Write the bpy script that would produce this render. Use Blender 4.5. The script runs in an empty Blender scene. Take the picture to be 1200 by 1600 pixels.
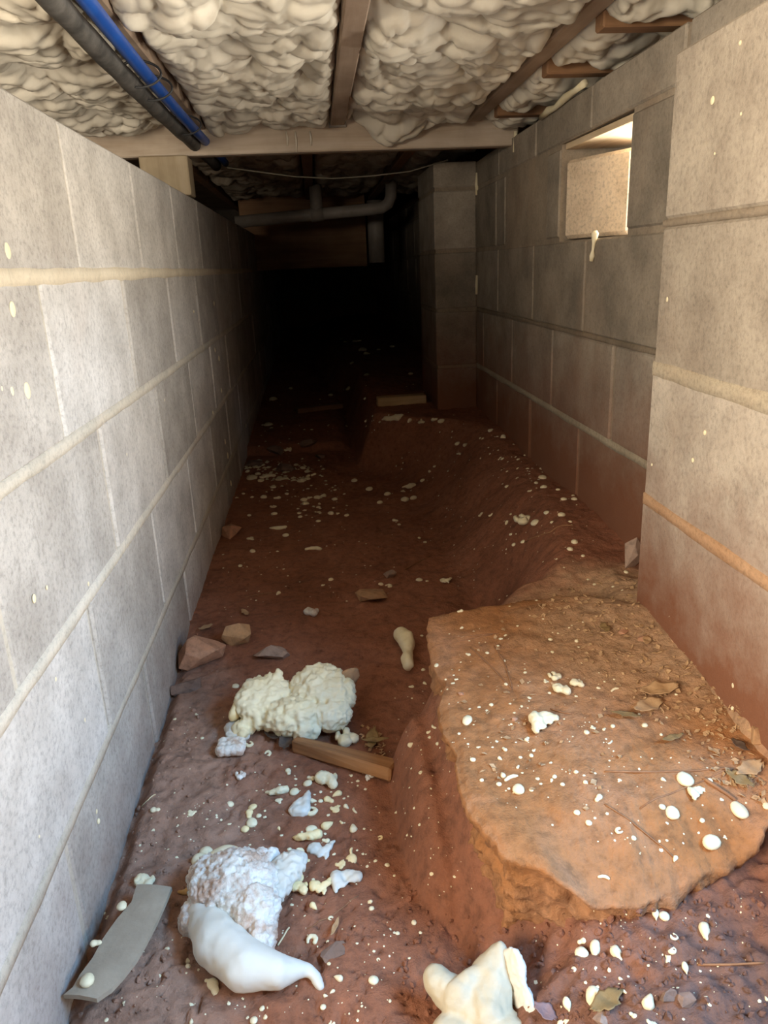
import bpy, bmesh, math, random
import numpy as np
from mathutils import Vector, Matrix, Euler
from mathutils.bvhtree import BVHTree

# ---------------------------------------------------------------- camera, world, lights, exposure
scene = bpy.context.scene
COL = scene.collection
random.seed(7)
CZ = 0.75                                    # camera height above the low side of the dirt floor
FPX = 1176.5                                 # focal length in pixels of the 1200x1600 frame
PITCH, YAW, ROLL = math.radians(18.07), math.radians(4.275), math.radians(-2.478)
_fw = Vector((math.sin(YAW)*math.cos(PITCH), math.cos(YAW)*math.cos(PITCH), -math.sin(PITCH)))
_rt = Vector((math.cos(YAW), -math.sin(YAW), 0.0))
_up = _rt.cross(_fw)
CR = _rt*math.cos(ROLL) + _up*math.sin(ROLL)
CU = -_rt*math.sin(ROLL) + _up*math.cos(ROLL)
CF = _fw
CAM = Vector((0, 0, CZ))
cam_data = bpy.data.cameras.new('camera')
cam = bpy.data.objects.new('camera', cam_data)
COL.objects.link(cam)
cam.matrix_world = Matrix(((CR.x, CU.x, -CF.x, 0), (CR.y, CU.y, -CF.y, 0), (CR.z, CU.z, -CF.z, CZ), (0, 0, 0, 1)))
cam_data.sensor_fit = 'VERTICAL'
cam_data.sensor_height = 24.0
cam_data.lens = 24.0*FPX/1600.0
cam_data.clip_start = 0.01
scene.camera = cam

world = bpy.data.worlds.new('world')
scene.world = world
world.use_nodes = True
world.node_tree.nodes['Background'].inputs['Color'].default_value = (0.62, 0.78, 1.0, 1)
world.node_tree.nodes['Background'].inputs['Strength'].default_value = 0.5

def area_light(name, loc, target, sx, sy, color, power, spread=180):
    d = bpy.data.lights.new(name, 'AREA')
    d.shape = 'RECTANGLE'; d.size = sx; d.size_y = sy; d.color = color; d.energy = power
    d.spread = math.radians(spread)
    o = bpy.data.objects.new(name, d)
    COL.objects.link(o)
    o.location = loc
    o.rotation_euler = (Vector(target)-Vector(loc)).to_track_quat('-Z', 'Y').to_euler()
    return o
# daylight through the access opening in the side wall, just beside the viewer and short of the pillar:
# blue open sky from high up outside, warm sunlit surroundings at eye level, and light thrown up off the ground outside
area_light('sky_daylight', (1.50, -0.20, 1.90), (-0.30, 0.70, 0.20), 1.0, 0.8, (0.24, 0.56, 1.0), 125.0)
area_light('sunlit_surroundings', (1.30, -0.08, 0.64), (-0.30, 0.80, 0.90), 0.7, 0.7, (1.0, 0.94, 0.82), 23.0)
area_light('ground_bounce', (0.95, -0.02, 0.34), (0.10, 1.10, 1.15), 0.6, 0.6, (1.0, 0.93, 0.82), 56.0)
# added fill light for the pillar, out of view past the cut-back left wall
area_light('pillar_fill', (-0.80, -0.20, 0.85), (0.50, 1.20, 0.85), 0.6, 0.6, (1.0, 0.87, 0.70), 30.0, 130)
# daylight that drops into the hollow of the vent hole in the block wall
area_light('vent_daylight', (0.83, 1.62, 0.90), (0.66, 1.60, 0.985), 0.30, 0.08, (1.0, 0.93, 0.82), 7.0)

vs = scene.view_settings
vs.view_transform = 'Standard'; vs.look = 'None'; vs.gamma = 1.0; vs.use_curve_mapping = False
vs.exposure = 0.0

# ---------------------------------------------------------------- numpy noise
def _h(ix, iy, iz, s):
    n = (ix.astype(np.int64)*374761393 + iy.astype(np.int64)*668265263 + iz.astype(np.int64)*2147483647 + s*1274126177) & 0xffffffff
    n = ((n ^ (n >> 13))*1274126177) & 0xffffffff
    n = (n ^ (n >> 16)) & 0xffffffff
    n = (n*2246822519) & 0xffffffff
    n = n ^ (n >> 15)
    return (n & 0xffffff)/float(0xffffff)
def vnoise(x, y, z=None, s=0):
    if z is None: z = np.zeros_like(x)
    ix, iy, iz = np.floor(x), np.floor(y), np.floor(z)
    fx, fy, fz = x-ix, y-iy, z-iz
    fx, fy, fz = [t*t*(3-2*t) for t in (fx, fy, fz)]
    r = 0
    for a in (0, 1):
        for b in (0, 1):
            for c in (0, 1):
                w = (fx if a else 1-fx)*(fy if b else 1-fy)*(fz if c else 1-fz)
                r = r + w*_h(ix+a, iy+b, iz+c, s)
    return r*2-1
def fbm(x, y, z=None, s=0, o=4, g=0.5):
    r = 0; a = 1.0; t = 0; f = 1.0
    for k in range(o):
        r = r + a*vnoise(x*f, y*f, None if z is None else z*f, s+k*17); t += a; a *= g; f *= 2.03
    return r/t
def worley(x, y, s=0):
    ix, iy = np.floor(x), np.floor(y)
    f1 = np.full(x.shape, 9.0); f2 = np.full(x.shape, 9.0)
    zz = np.zeros_like(ix)
    for a in (-1, 0, 1):
        for b in (-1, 0, 1):
            cx, cy = ix+a, iy+b
            px = cx+0.15+0.7*_h(cx, cy, zz, s); py = cy+0.15+0.7*_h(cx, cy, zz, s+5)
            d = np.hypot(x-px, y-py)
            m = d < f1
            f2 = np.where(m, f1, np.minimum(f2, d)); f1 = np.where(m, d, f1)
    return f1, f2
def sstep(a, b, x):
    t = np.clip((x-a)/(b-a), 0, 1); return t*t*(3-2*t)

# ---------------------------------------------------------------- materials
def mat(name):
    m = bpy.data.materials.new(name); m.use_nodes = True
    nt = m.node_tree
    return m, nt, nt.nodes['Principled BSDF']
def nd(nt, t, **kw):
    n = nt.nodes.new(t)
    for k, v in kw.items():
        if k in n.inputs: n.inputs[k].default_value = v
        else: setattr(n, k, v)
    return n
def ramp(nt, fac, stops):
    r = nt.nodes.new('ShaderNodeValToRGB')
    e = r.color_ramp.elements
    while len(e) < len(stops): e.new(0.5)
    for el, (p, c) in zip(e, stops):
        el.position = p; el.color = (*c, 1) if len(c) == 3 else c
    nt.links.new(fac, r.inputs['Fac'])
    return r.outputs['Color']
def noise(nt, vec, scale, detail=6, rough=0.6, dist=0.0):
    n = nd(nt, 'ShaderNodeTexNoise', Scale=scale, Detail=detail, Roughness=rough, Distortion=dist)
    nt.links.new(vec, n.inputs['Vector'])
    return n.outputs['Fac']
def mix(nt, fac, a, b, mode='MIX'):
    n = nt.nodes.new('ShaderNodeMix'); n.data_type = 'RGBA'; n.blend_type = mode
    def put(i, v):
        if hasattr(v, 'default_value') or hasattr(v, 'is_output'): nt.links.new(v, i)
        elif isinstance(v, (int, float)): i.default_value = v
        else: i.default_value = (*v, 1)
    put(n.inputs[0], fac); put(n.inputs[6], a); put(n.inputs[7], b)
    return n.outputs[2]
def math_n(nt, op, a, b=None, c=None):
    n = nt.nodes.new('ShaderNodeMath'); n.operation = op; n.use_clamp = False
    for i, v in enumerate((a, b, c)):
        if v is None: continue
        if isinstance(v, (int, float)): n.inputs[i].default_value = v
        else: nt.links.new(v, n.inputs[i])
    return n.outputs[0]
def bump(nt, bsdf, h, strength, dist=0.002):
    b = nd(nt, 'ShaderNodeBump', Strength=strength, Distance=dist)
    nt.links.new(h, b.inputs['Height']); nt.links.new(b.outputs['Normal'], bsdf.inputs['Normal'])
def wpos(nt): return nt.nodes.new('ShaderNodeNewGeometry').outputs['Position']
def opos(nt): return nt.nodes.new('ShaderNodeTexCoord').outputs['Object']
def orand(nt): return nt.nodes.new('ShaderNodeObjectInfo').outputs['Random']

def concrete(name, c1, c2, stain=0.30, stain_z=(0.16, 0.34), stain_col=(0.20, 0.075, 0.035), pore=1.0, streak=0.35):
    m, nt, b = mat(name)
    p = wpos(nt)
    n1 = noise(nt, p, 9, 8, 0.65); n2 = noise(nt, p, 140, 4, 0.7); n3 = noise(nt, p, 3.2, 4, 0.6, 0.6)
    col = ramp(nt, n1, [(0.36, c1), (0.64, c2)])
    r = orand(nt)
    tint = ramp(nt, r, [(0.0, (0.80, 0.78, 0.75)), (0.5, (1.0, 0.98, 0.95)), (1.0, (1.12, 1.12, 1.12))])
    col = mix(nt, 1.0, col, tint, 'MULTIPLY')
    gr = ramp(nt, n2, [(0.32, (0.55, 0.55, 0.55)), (0.5, (1, 1, 1)), (0.75, (1.18, 1.18, 1.18))])
    col = mix(nt, 0.7*pore, col, gr, 'MULTIPLY')
    # rust coloured clay washed over the face in patches
    st = ramp(nt, n3, [(0.56, (0, 0, 0)), (0.74, (1, 1, 1))])
    col = mix(nt, math_n(nt, 'MULTIPLY', st, streak), col, mix(nt, 0.5, c2, (0.33, 0.17, 0.08)))
    # clay splashed up from the floor
    sz = nt.nodes.new('ShaderNodeSeparateXYZ'); nt.links.new(p, sz.inputs[0])
    hz = math_n(nt, 'ADD', sz.outputs['Z'], math_n(nt, 'MULTIPLY', math_n(nt, 'SUBTRACT', noise(nt, p, 11, 7, 0.7), 0.5), 0.28))
    mr = nd(nt, 'ShaderNodeMapRange'); nt.links.new(hz, mr.inputs['Value'])
    mr.inputs['From Min'].default_value = stain_z[0]; mr.inputs['From Max'].default_value = stain_z[1]
    mr.inputs['To Min'].default_value = stain; mr.inputs['To Max'].default_value = 0.0
    col = mix(nt, mr.outputs[0], col, stain_col)
    nt.links.new(col, b.inputs['Base Color'])
    b.inputs['Roughness'].default_value = 0.85
    b.inputs['Specular IOR Level'].default_value = 0.25
    hh = math_n(nt, 'ADD', n2, math_n(nt, 'MULTIPLY', noise(nt, p, 420, 3, 0.6), 0.5))
    bump(nt, b, hh, 0.55*pore, 0.003)
    return m
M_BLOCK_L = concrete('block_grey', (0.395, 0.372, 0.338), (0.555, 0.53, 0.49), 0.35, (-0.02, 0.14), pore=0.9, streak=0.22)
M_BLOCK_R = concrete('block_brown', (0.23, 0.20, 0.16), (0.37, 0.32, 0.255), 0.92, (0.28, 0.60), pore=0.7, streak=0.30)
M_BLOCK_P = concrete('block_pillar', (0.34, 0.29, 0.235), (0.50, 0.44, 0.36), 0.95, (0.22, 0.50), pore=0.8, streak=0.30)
M_BLOCK_TAN = concrete('block_tan', (0.56, 0.45, 0.33), (0.72, 0.61, 0.47), 0.0, pore=1.0, streak=0.4)
M_BLOCK_OLIVE = concrete('block_olive', (0.50, 0.45, 0.31), (0.60, 0.55, 0.40), 0.0, pore=0.4, streak=0.1)
M_MORTAR_L = concrete('mortar_pale', (0.50, 0.47, 0.40), (0.62, 0.57, 0.48), 0.3, (-0.02, 0.14), pore=0.7, streak=0.25)
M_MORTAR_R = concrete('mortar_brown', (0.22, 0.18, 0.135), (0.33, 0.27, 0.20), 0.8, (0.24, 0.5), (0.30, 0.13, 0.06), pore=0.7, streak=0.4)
M_MORTAR_CREAM = concrete('mortar_cream', (0.56, 0.49, 0.37), (0.66, 0.59, 0.46), 0.0, pore=0.5, streak=0.3)
M_MORTAR_PIL = concrete('mortar_pillar', (0.40, 0.34, 0.25), (0.52, 0.45, 0.34), 0.0, pore=0.9, streak=0.5)
M_MORTAR_CLAY = concrete('mortar_clay', (0.50, 0.30, 0.17), (0.56, 0.36, 0.22), 0.0, pore=0.8, streak=0.5)

def dirt(name, c1, c2, c3, rough=0.85, bs=0.8, patch=False, soil_and_front_shade=True):
    m, nt, b = mat(name)
    p = wpos(nt)
    n1 = noise(nt, p, 5, 8, 0.65, 0.3); n2 = noise(nt, p, 60, 8, 0.7); n3 = noise(nt, p, 260, 4, 0.7)
    col = ramp(nt, n1, [(0.3, c1), (0.5, c2), (0.72, c3)])
    if patch:
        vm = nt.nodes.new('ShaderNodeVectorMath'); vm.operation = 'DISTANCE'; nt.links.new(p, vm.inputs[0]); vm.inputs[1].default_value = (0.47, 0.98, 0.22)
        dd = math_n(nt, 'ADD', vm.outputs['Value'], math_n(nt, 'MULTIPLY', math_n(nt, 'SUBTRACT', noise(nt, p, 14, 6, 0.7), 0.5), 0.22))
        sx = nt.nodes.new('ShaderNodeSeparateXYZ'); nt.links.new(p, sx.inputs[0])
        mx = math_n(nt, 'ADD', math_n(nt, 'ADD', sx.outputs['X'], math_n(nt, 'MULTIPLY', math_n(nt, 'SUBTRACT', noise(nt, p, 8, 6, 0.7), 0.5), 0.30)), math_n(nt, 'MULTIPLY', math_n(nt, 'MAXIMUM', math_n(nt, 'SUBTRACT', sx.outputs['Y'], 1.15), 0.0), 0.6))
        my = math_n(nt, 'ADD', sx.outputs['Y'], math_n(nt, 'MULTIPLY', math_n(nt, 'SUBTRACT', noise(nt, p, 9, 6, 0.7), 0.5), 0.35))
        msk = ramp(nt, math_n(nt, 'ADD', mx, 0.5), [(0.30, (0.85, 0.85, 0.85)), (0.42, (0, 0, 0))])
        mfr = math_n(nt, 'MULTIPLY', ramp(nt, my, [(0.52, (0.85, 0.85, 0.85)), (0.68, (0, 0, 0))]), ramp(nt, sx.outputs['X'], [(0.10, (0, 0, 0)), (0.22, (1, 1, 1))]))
        if soil_and_front_shade: col = mix(nt, mfr, col, (0.165, 0.098, 0.078))  # mauve front soil, its colour also darkened where the lamps overlight it
        if soil_and_front_shade: col = mix(nt, msk, col, ramp(nt, n1, [(0.3, (0.30, 0.175, 0.120)), (0.7, (0.42, 0.262, 0.185))]))
        col = mix(nt, ramp(nt, dd, [(0.22 if soil_and_front_shade else 0.12, (1, 1, 1)), (0.33 if soil_and_front_shade else 0.24, (0, 0, 0))]), col, ramp(nt, n1, [(0.3, (0.36, 0.205, 0.110)), (0.7, (0.50, 0.32, 0.19))]))
    col = mix(nt, 0.75, col, ramp(nt, n2, [(0.3, (0.45, 0.45, 0.45)), (0.5, (1, 1, 1)), (0.72, (1.3, 1.25, 1.2))]), 'MULTIPLY')
    nt.links.new(col, b.inputs['Base Color'])
    b.inputs['Roughness'].default_value = rough
    b.inputs['Specular IOR Level'].default_value = 0.3
    bump(nt, b, math_n(nt, 'ADD', n2, math_n(nt, 'MULTIPLY', n3, 0.4)), bs, 0.006)
    return m
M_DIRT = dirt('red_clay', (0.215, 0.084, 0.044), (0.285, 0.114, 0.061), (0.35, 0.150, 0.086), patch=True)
M_ROCK = dirt('clay_stained_rock', (0.28, 0.120, 0.043), (0.37, 0.165, 0.062), (0.43, 0.225, 0.120), bs=0.8, patch=True, soil_and_front_shade=False)
M_STONE_RED = dirt('stone_red', (0.33, 0.165, 0.10), (0.42, 0.22, 0.13), (0.46, 0.27, 0.17), bs=0.25)
M_STONE_OCHRE = dirt('stone_ochre', (0.36, 0.19, 0.09), (0.44, 0.25, 0.12), (0.40, 0.25, 0.15), bs=0.3)
M_STONE_GREY = dirt('stone_grey', (0.26, 0.175, 0.13), (0.33, 0.23, 0.175), (0.38, 0.27, 0.205), bs=0.3)
M_STONE_DARK = dirt('stone_dark', (0.16, 0.10, 0.075), (0.21, 0.135, 0.10), (0.25, 0.165, 0.125), bs=0.3)

def foam(name, c1, c2, stain=(0.40, 0.21, 0.10), stain_lo=0.62, stain_hi=0.75, stain_amt=0.8, scale=1.0, bs=0.3, sss=0.0):
    m, nt, b = mat(name)
    p = opos(nt)
    n1 = noise(nt, p, 14*scale, 5, 0.6); n2 = noise(nt, p, 16*scale, 7, 0.7, 0.5); n3 = noise(nt, p, 190*scale, 5, 0.65)
    col = ramp(nt, n1, [(0.3, c1), (0.7, c2)])
    st = ramp(nt, n2, [(stain_lo, (0, 0, 0)), (stain_hi, (1, 1, 1))])
    col = mix(nt, math_n(nt, 'MULTIPLY', st, stain_amt), col, stain)
    nt.links.new(col, b.inputs['Base Color'])
    b.inputs['Roughness'].default_value = 0.55
    b.inputs['Specular IOR Level'].default_value = 0.35
    bump(nt, b, n3, bs, 0.003)
    return m
M_FOAM = foam('foam_cream', (0.82, 0.70, 0.42), (0.88, 0.80, 0.58), bs=0.35)
M_FOAM_BUFF = foam('foam_buff', (0.46, 0.39, 0.26), (0.54, 0.48, 0.36), (0.5, 0.34, 0.2), 0.6, 0.8, 0.5, 1.4, 0.2)
M_FOAM_W = foam('foam_white', (0.74, 0.71, 0.63), (0.82, 0.79, 0.72), (0.50, 0.30, 0.19), 0.44, 0.60, 0.8, 1.6, 0.6)
M_FOAM_SMOOTH = foam('foam_white_smooth', (0.62, 0.59, 0.50), (0.68, 0.66, 0.59), (0.6, 0.4, 0.22), 0.70, 0.8, 0.6, 1.0, 0.05)
M_FOAM_Y = foam('foam_yellow', (0.78, 0.60, 0.29), (0.84, 0.70, 0.42), (0.50, 0.28, 0.10), 0.66, 0.8, 0.5, 3.0, 0.1)
M_FOAM_DROP = foam('foam_drop', (0.74, 0.64, 0.39), (0.78, 0.71, 0.52), (0.55, 0.33, 0.16), 0.70, 0.85, 0.35, 3.0, 0.06)
M_FOAM_ORANGE = foam('foam_orange', (0.62, 0.34, 0.10), (0.70, 0.45, 0.18), (0.4, 0.2, 0.08), 0.6, 0.75, 0.6, 4.0, 0.2)
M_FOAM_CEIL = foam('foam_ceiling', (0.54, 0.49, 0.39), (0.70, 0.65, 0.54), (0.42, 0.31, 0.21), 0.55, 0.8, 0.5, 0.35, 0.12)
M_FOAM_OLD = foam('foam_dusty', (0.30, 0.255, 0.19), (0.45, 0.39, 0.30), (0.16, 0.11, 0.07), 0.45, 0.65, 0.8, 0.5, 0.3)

def wood(name, c1, c2, c3, scale=1.0, axis='X', rough=0.75):
    m, nt, b = mat(name)
    p = opos(nt)
    mp = nt.nodes.new('ShaderNodeMapping'); nt.links.new(p, mp.inputs['Vector'])
    s = [30*scale, 30*scale, 30*scale]; s['XYZ'.index(axis)] = 2.0*scale
    mp.inputs['Scale'].default_value = s
    n1 = noise(nt, mp.outputs[0], 1.0, 6, 0.6, 0.6); n2 = noise(nt, p, 6, 4, 0.6)
    col = ramp(nt, n1, [(0.3, c1), (0.52, c2), (0.72, c3)])
    col = mix(nt, 0.5, col, ramp(nt, n2, [(0.35, (0.55, 0.5, 0.45)), (0.65, (1.1, 1.1, 1.1))]), 'MULTIPLY')
    nt.links.new(col, b.inputs['Base Color']); b.inputs['Roughness'].default_value = rough
    bump(nt, b, n1, 0.35, 0.002)
    return m
M_WOOD_JOIST = wood('wood_joist', (0.30, 0.21, 0.14), (0.38, 0.28, 0.20), (0.46, 0.36, 0.27), 1.0, 'Y')
M_WOOD_BEAM = wood('wood_beam', (0.40, 0.31, 0.22), (0.52, 0.43, 0.33), (0.60, 0.52, 0.43), 1.0, 'X')
M_WOOD_DARK = wood('wood_dark', (0.20, 0.10, 0.05), (0.28, 0.15, 0.07), (0.34, 0.20, 0.10), 1.0, 'X')
M_WOOD_POST = wood('wood_post', (0.36, 0.28, 0.17), (0.46, 0.37, 0.24), (0.52, 0.43, 0.30), 1.0, 'Z')
M_WOOD_SCRAP = wood('wood_scrap', (0.26, 0.115, 0.042), (0.38, 0.18, 0.068), (0.46, 0.24, 0.10), 2.0, 'X')
M_WOOD_FAR = wood('wood_offcut', (0.46, 0.30, 0.14), (0.56, 0.38, 0.19), (0.62, 0.44, 0.25), 2.0, 'X')
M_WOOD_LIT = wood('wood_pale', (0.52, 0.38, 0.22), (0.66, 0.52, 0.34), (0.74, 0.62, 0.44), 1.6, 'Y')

def plain(name, c1, c2, scale=20, rough=0.6, spec=0.4, bs=0.1, metallic=0.0):
    m, nt, b = mat(name)
    p = opos(nt)
    n1 = noise(nt, p, scale, 6, 0.65)
    nt.links.new(ramp(nt, n1, [(0.3, c1), (0.7, c2)]), b.inputs['Base Color'])
    b.inputs['Roughness'].default_value = rough; b.inputs['Specular IOR Level'].default_value = spec
    b.inputs['Metallic'].default_value = metallic
    bump(nt, b, noise(nt, p, scale*12, 3, 0.6), bs, 0.001)
    return m
M_PIPE_BLACK = plain('pipe_black', (0.035, 0.033, 0.03), (0.13, 0.12, 0.105), 26, 0.6, 0.4, 0.3)
M_PIPE_BLUE = plain('pipe_blue', (0.010, 0.055, 0.26), (0.016, 0.085, 0.36), 14, 0.4, 0.5, 0.05)
M_PVC = plain('pvc_darkened', (0.22, 0.19, 0.16), (0.34, 0.30, 0.26), 12, 0.5, 0.4, 0.1)  # pipe colour darkened to stand in for the dimness of the far end
M_CABLE = plain('cable_grey', (0.10, 0.09, 0.06), (0.15, 0.13, 0.10), 12, 0.6)
M_STRAP = plain('strap_black', (0.02, 0.02, 0.02), (0.05, 0.05, 0.05), 12, 0.5)
M_STEEL = plain('galvanised_steel', (0.30, 0.28, 0.25), (0.40, 0.38, 0.34), 30, 0.45, 0.5, 0.05, 0.7)
M_STRIP = plain('fibre_strip', (0.30, 0.245, 0.18), (0.40, 0.335, 0.25), 18, 0.85, 0.2, 0.5)
M_LEAF = plain('dead_leaf', (0.36, 0.21, 0.10), (0.50, 0.33, 0.18), 60, 0.7, 0.3, 0.3)
M_LEAF_DARK = plain('dark_leaf', (0.06, 0.04, 0.03), (0.15, 0.10, 0.07), 60, 0.7, 0.3, 0.5)
M_LEAF_PINK = plain('purple_leaf', (0.20, 0.12, 0.115), (0.26, 0.165, 0.155), 50, 0.7, 0.3, 0.3)
M_LEAF_OLIVE = plain('olive_leaf', (0.20, 0.13, 0.05), (0.30, 0.20, 0.09), 50, 0.6, 0.3, 0.3)
M_TWIG = plain('twig_brown', (0.20, 0.09, 0.04), (0.34, 0.17, 0.08), 60, 0.8)
M_STRAW = plain('straw_pale', (0.55, 0.44, 0.26), (0.66, 0.55, 0.35), 60, 0.7)
M_SUBFLOOR = wood('subfloor', (0.30, 0.22, 0.14), (0.38, 0.29, 0.19), (0.44, 0.34, 0.24), 0.6, 'X')
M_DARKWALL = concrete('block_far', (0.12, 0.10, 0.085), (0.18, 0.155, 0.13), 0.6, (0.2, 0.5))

# ---------------------------------------------------------------- helpers
def link(name, me, material=None, parent=None, loc=None, rot=None):
    o = bpy.data.objects.new(name, me)
    COL.objects.link(o)
    if material is not None and me is not None and len(me.materials) == 0: me.materials.append(material)
    if parent is not None: o.parent = parent
    if loc is not None: o.location = loc
    if rot is not None: o.rotation_euler = rot
    return o
def tag(o, label, cat=None, group=None, kind=None):
    o['label'] = label
    if cat: o['category'] = cat
    if group: o['group'] = group
    if kind: o['kind'] = kind
    return o
def empty(name, loc=(0, 0, 0), rot=None):
    o = bpy.data.objects.new(name, None); COL.objects.link(o); o.location = loc
    o.empty_display_size = 0.05
    if rot is not None: o.rotation_euler = rot
    return o
def smooth(me, on=True):
    me.polygons.foreach_set('use_smooth', [on]*len(me.polygons)); return me
def mesh_np(name, verts, faces, sm=True):
    me = bpy.data.meshes.new(name)
    verts = np.asarray(verts, dtype=np.float64)
    me.from_pydata(verts.tolist() if len(verts) < 2000 else list(map(tuple, verts)), [], faces if isinstance(faces, list) else list(map(tuple, faces.tolist())))
    if sm: smooth(me)
    me.update()
    return me
def grid_faces(nx, ny, off=0, flip=False):
    i = np.arange(nx-1)[:, None]; j = np.arange(ny-1)[None, :]
    a = (i*ny+j).ravel()+off
    f = np.stack([a, a+ny, a+ny+1, a+1], -1)
    return f[:, ::-1] if flip else f
def box_bm(bm, x0, x1, y0, y1, z0, z1, bev=0.0):
    r = bmesh.ops.create_cube(bm, size=1.0)
    for v in r['verts']:
        v.co = Vector((x0+(v.co.x+.5)*(x1-x0), y0+(v.co.y+.5)*(y1-y0), z0+(v.co.z+.5)*(z1-z0)))
    if bev > 0:
        es = list({e for v in r['verts'] for e in v.link_edges})
        bmesh.ops.bevel(bm, geom=es, offset=bev, segments=1, affect='EDGES', profile=0.5)
def box_mesh(name, x0, x1, y0, y1, z0, z1, bev=0.0, jit=0.0):
    bm = bmesh.new(); box_bm(bm, x0, x1, y0, y1, z0, z1, bev)
    if jit:
        for v in bm.verts: v.co += Vector((random.uniform(-jit, jit), random.uniform(-jit, jit), random.uniform(-jit, jit)))
    me = bpy.data.meshes.new(name); bm.to_mesh(me); bm.free(); return me
def tube_mesh(name, pts, radii, seg=12, caps=True):
    pts = [Vector(p) for p in pts]
    if isinstance(radii, (int, float)): radii = [radii]*len(pts)
    vs, fs = [], []
    up = Vector((0, 0, 1))
    prev = None
    for i, p in enumerate(pts):
        t = (pts[min(i+1, len(pts)-1)]-pts[max(i-1, 0)]).normalized()
        if prev is None:
            a = t.cross(up if abs(t.z) < .9 else Vector((1, 0, 0))).normalized()
        else:
            a = (prev - t*prev.dot(t)).normalized()
        prev = a; b = t.cross(a)
        for k in range(seg):
            th = 2*math.pi*k/seg
            vs.append(p+(a*math.cos(th)+b*math.sin(th))*radii[i])
    for i in range(len(pts)-1):
        for k in range(seg):
            fs.append((i*seg+k, i*seg+(k+1) % seg, (i+1)*seg+(k+1) % seg, (i+1)*seg+k))
    if caps:
        fs.append(tuple(range(seg))[::-1]); fs.append(tuple((len(pts)-1)*seg+k for k in range(seg)))
    me = bpy.data.meshes.new(name); me.from_pydata([tuple(v) for v in vs], [], fs); smooth(me); me.update()
    return me
def pray(u, v):
    return (CF + CR*((u-600)/FPX) - CU*((v-800)/FPX)).normalized()
def at_z(u, v, z):
    d = pray(u, v); return CAM + d*((z-CZ)/d.z)
def at_y(u, v, y):
    d = pray(u, v); return CAM + d*(y/d.y)
def at_x(u, v, x):
    d = pray(u, v); return CAM + d*(x/d.x)

# ---------------------------------------------------------------- block walls
_blocks = {}
def block_mesh(L, T, H):
    k = (round(L, 3), round(T, 3), round(H, 3))
    if k not in _blocks:
        me = box_mesh('block', -T/2, T/2, -L/2, L/2, -H/2, H/2, 0.0035)
        _blocks[k] = me
    return _blocks[k]
def add_block(parent, x_face, side, y0, y1, z0, z1, material, T=0.19, proud=0.0):
    # a masonry unit laid along Y; side -1: its visible face looks towards +X (left wall), +1: towards -X
    L, H = y1-y0, z1-z0
    base = block_mesh(L, T, H)
    key = (base.name, material.name)
    if key not in _blocks:
        me = base.copy(); me.materials.append(material); _blocks[key] = me
    o = bpy.data.objects.new('block', _blocks[key]); COL.objects.link(o); o.parent = parent
    o.location = (x_face + side*(T/2-proud), (y0+y1)/2, (z0+z1)/2)
    o.rotation_euler = (random.uniform(-.003, .003), random.uniform(-.004, .004), random.uniform(-.004, .004))
    return o
C = 0.2032; BL = 0.4064; G = 0.011

# left wall: top of wall one course above the eye line
XL = -0.326
ZL = CZ+0.0055
def cell(y0, y1, z0, z1): return (y0+G/2, y1-G/2, z0+G/2, z1-G/2)
me = box_mesh('wall_left', XL-0.185, XL-0.0035, 0.30, 7.6, -0.25, ZL+C-0.012)  # near end stops early so the added fill light can pass
wall_left = tag(link('wall_left', me, M_MORTAR_L), 'long grey concrete block wall running along the near side', 'wall', kind='structure')
offs = [1.143, 0.9655, 1.107, 0.9355, 1.143, 0.9655]
for k in range(6):
    z1 = ZL+C-k*C; z0 = z1-C
    y = offs[k]-BL*math.ceil((offs[k]-0.30)/BL)
    while y < 7.6:
        a, b = max(y, 0.30), min(y+BL, 7.6)
        if b-a > 0.05: add_block(wall_left, XL, -1, *cell(a, b, z0, z1), M_BLOCK_L, proud=random.uniform(-.001, .0015))
        y += BL
# the pale smeared bed joint at eye level
def smear_strip(name, x, y0, y1, zf, hgt, mat_, parent, side, seed, depth=0.004):
    n = int((y1-y0)/0.012)
    ys = np.linspace(y0, y1, n)
    top = zf+hgt*0.5*(1+0.35*fbm(ys*9, ys*0+1.3, s=seed, o=4)); bot = zf-hgt*0.5*(1+0.45*fbm(ys*9, ys*0+7.3, s=seed+3, o=4))
    dx = -side*depth
    V = []
    for q, (xx, f) in enumerate(((x+side*0.006, 0), (x+dx*0.8, 0.08), (x+dx, 0.5), (x+dx*0.8, 0.92), (x+side*0.006, 1))):
        V.append(np.stack([np.full(n, xx), ys, bot+(top-bot)*f], -1))
    V = np.concatenate(V)
    F = grid_faces(5, n, 0, side > 0)
    m_ = mesh_np(name, V, F)
    return link(name, m_, mat_, parent)
smear_strip('bed_joint', XL, 0.31, 4.2, ZL, 0.022, M_MORTAR_CREAM, wall_left, -1, 4, 0.0012)
for k in (1, 2, 3): smear_strip('bed_joint', XL, 0.31, 3.4, ZL-k*C, 0.019, M_MORTAR_L, wall_left, -1, 4+k, 0.0009)

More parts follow.
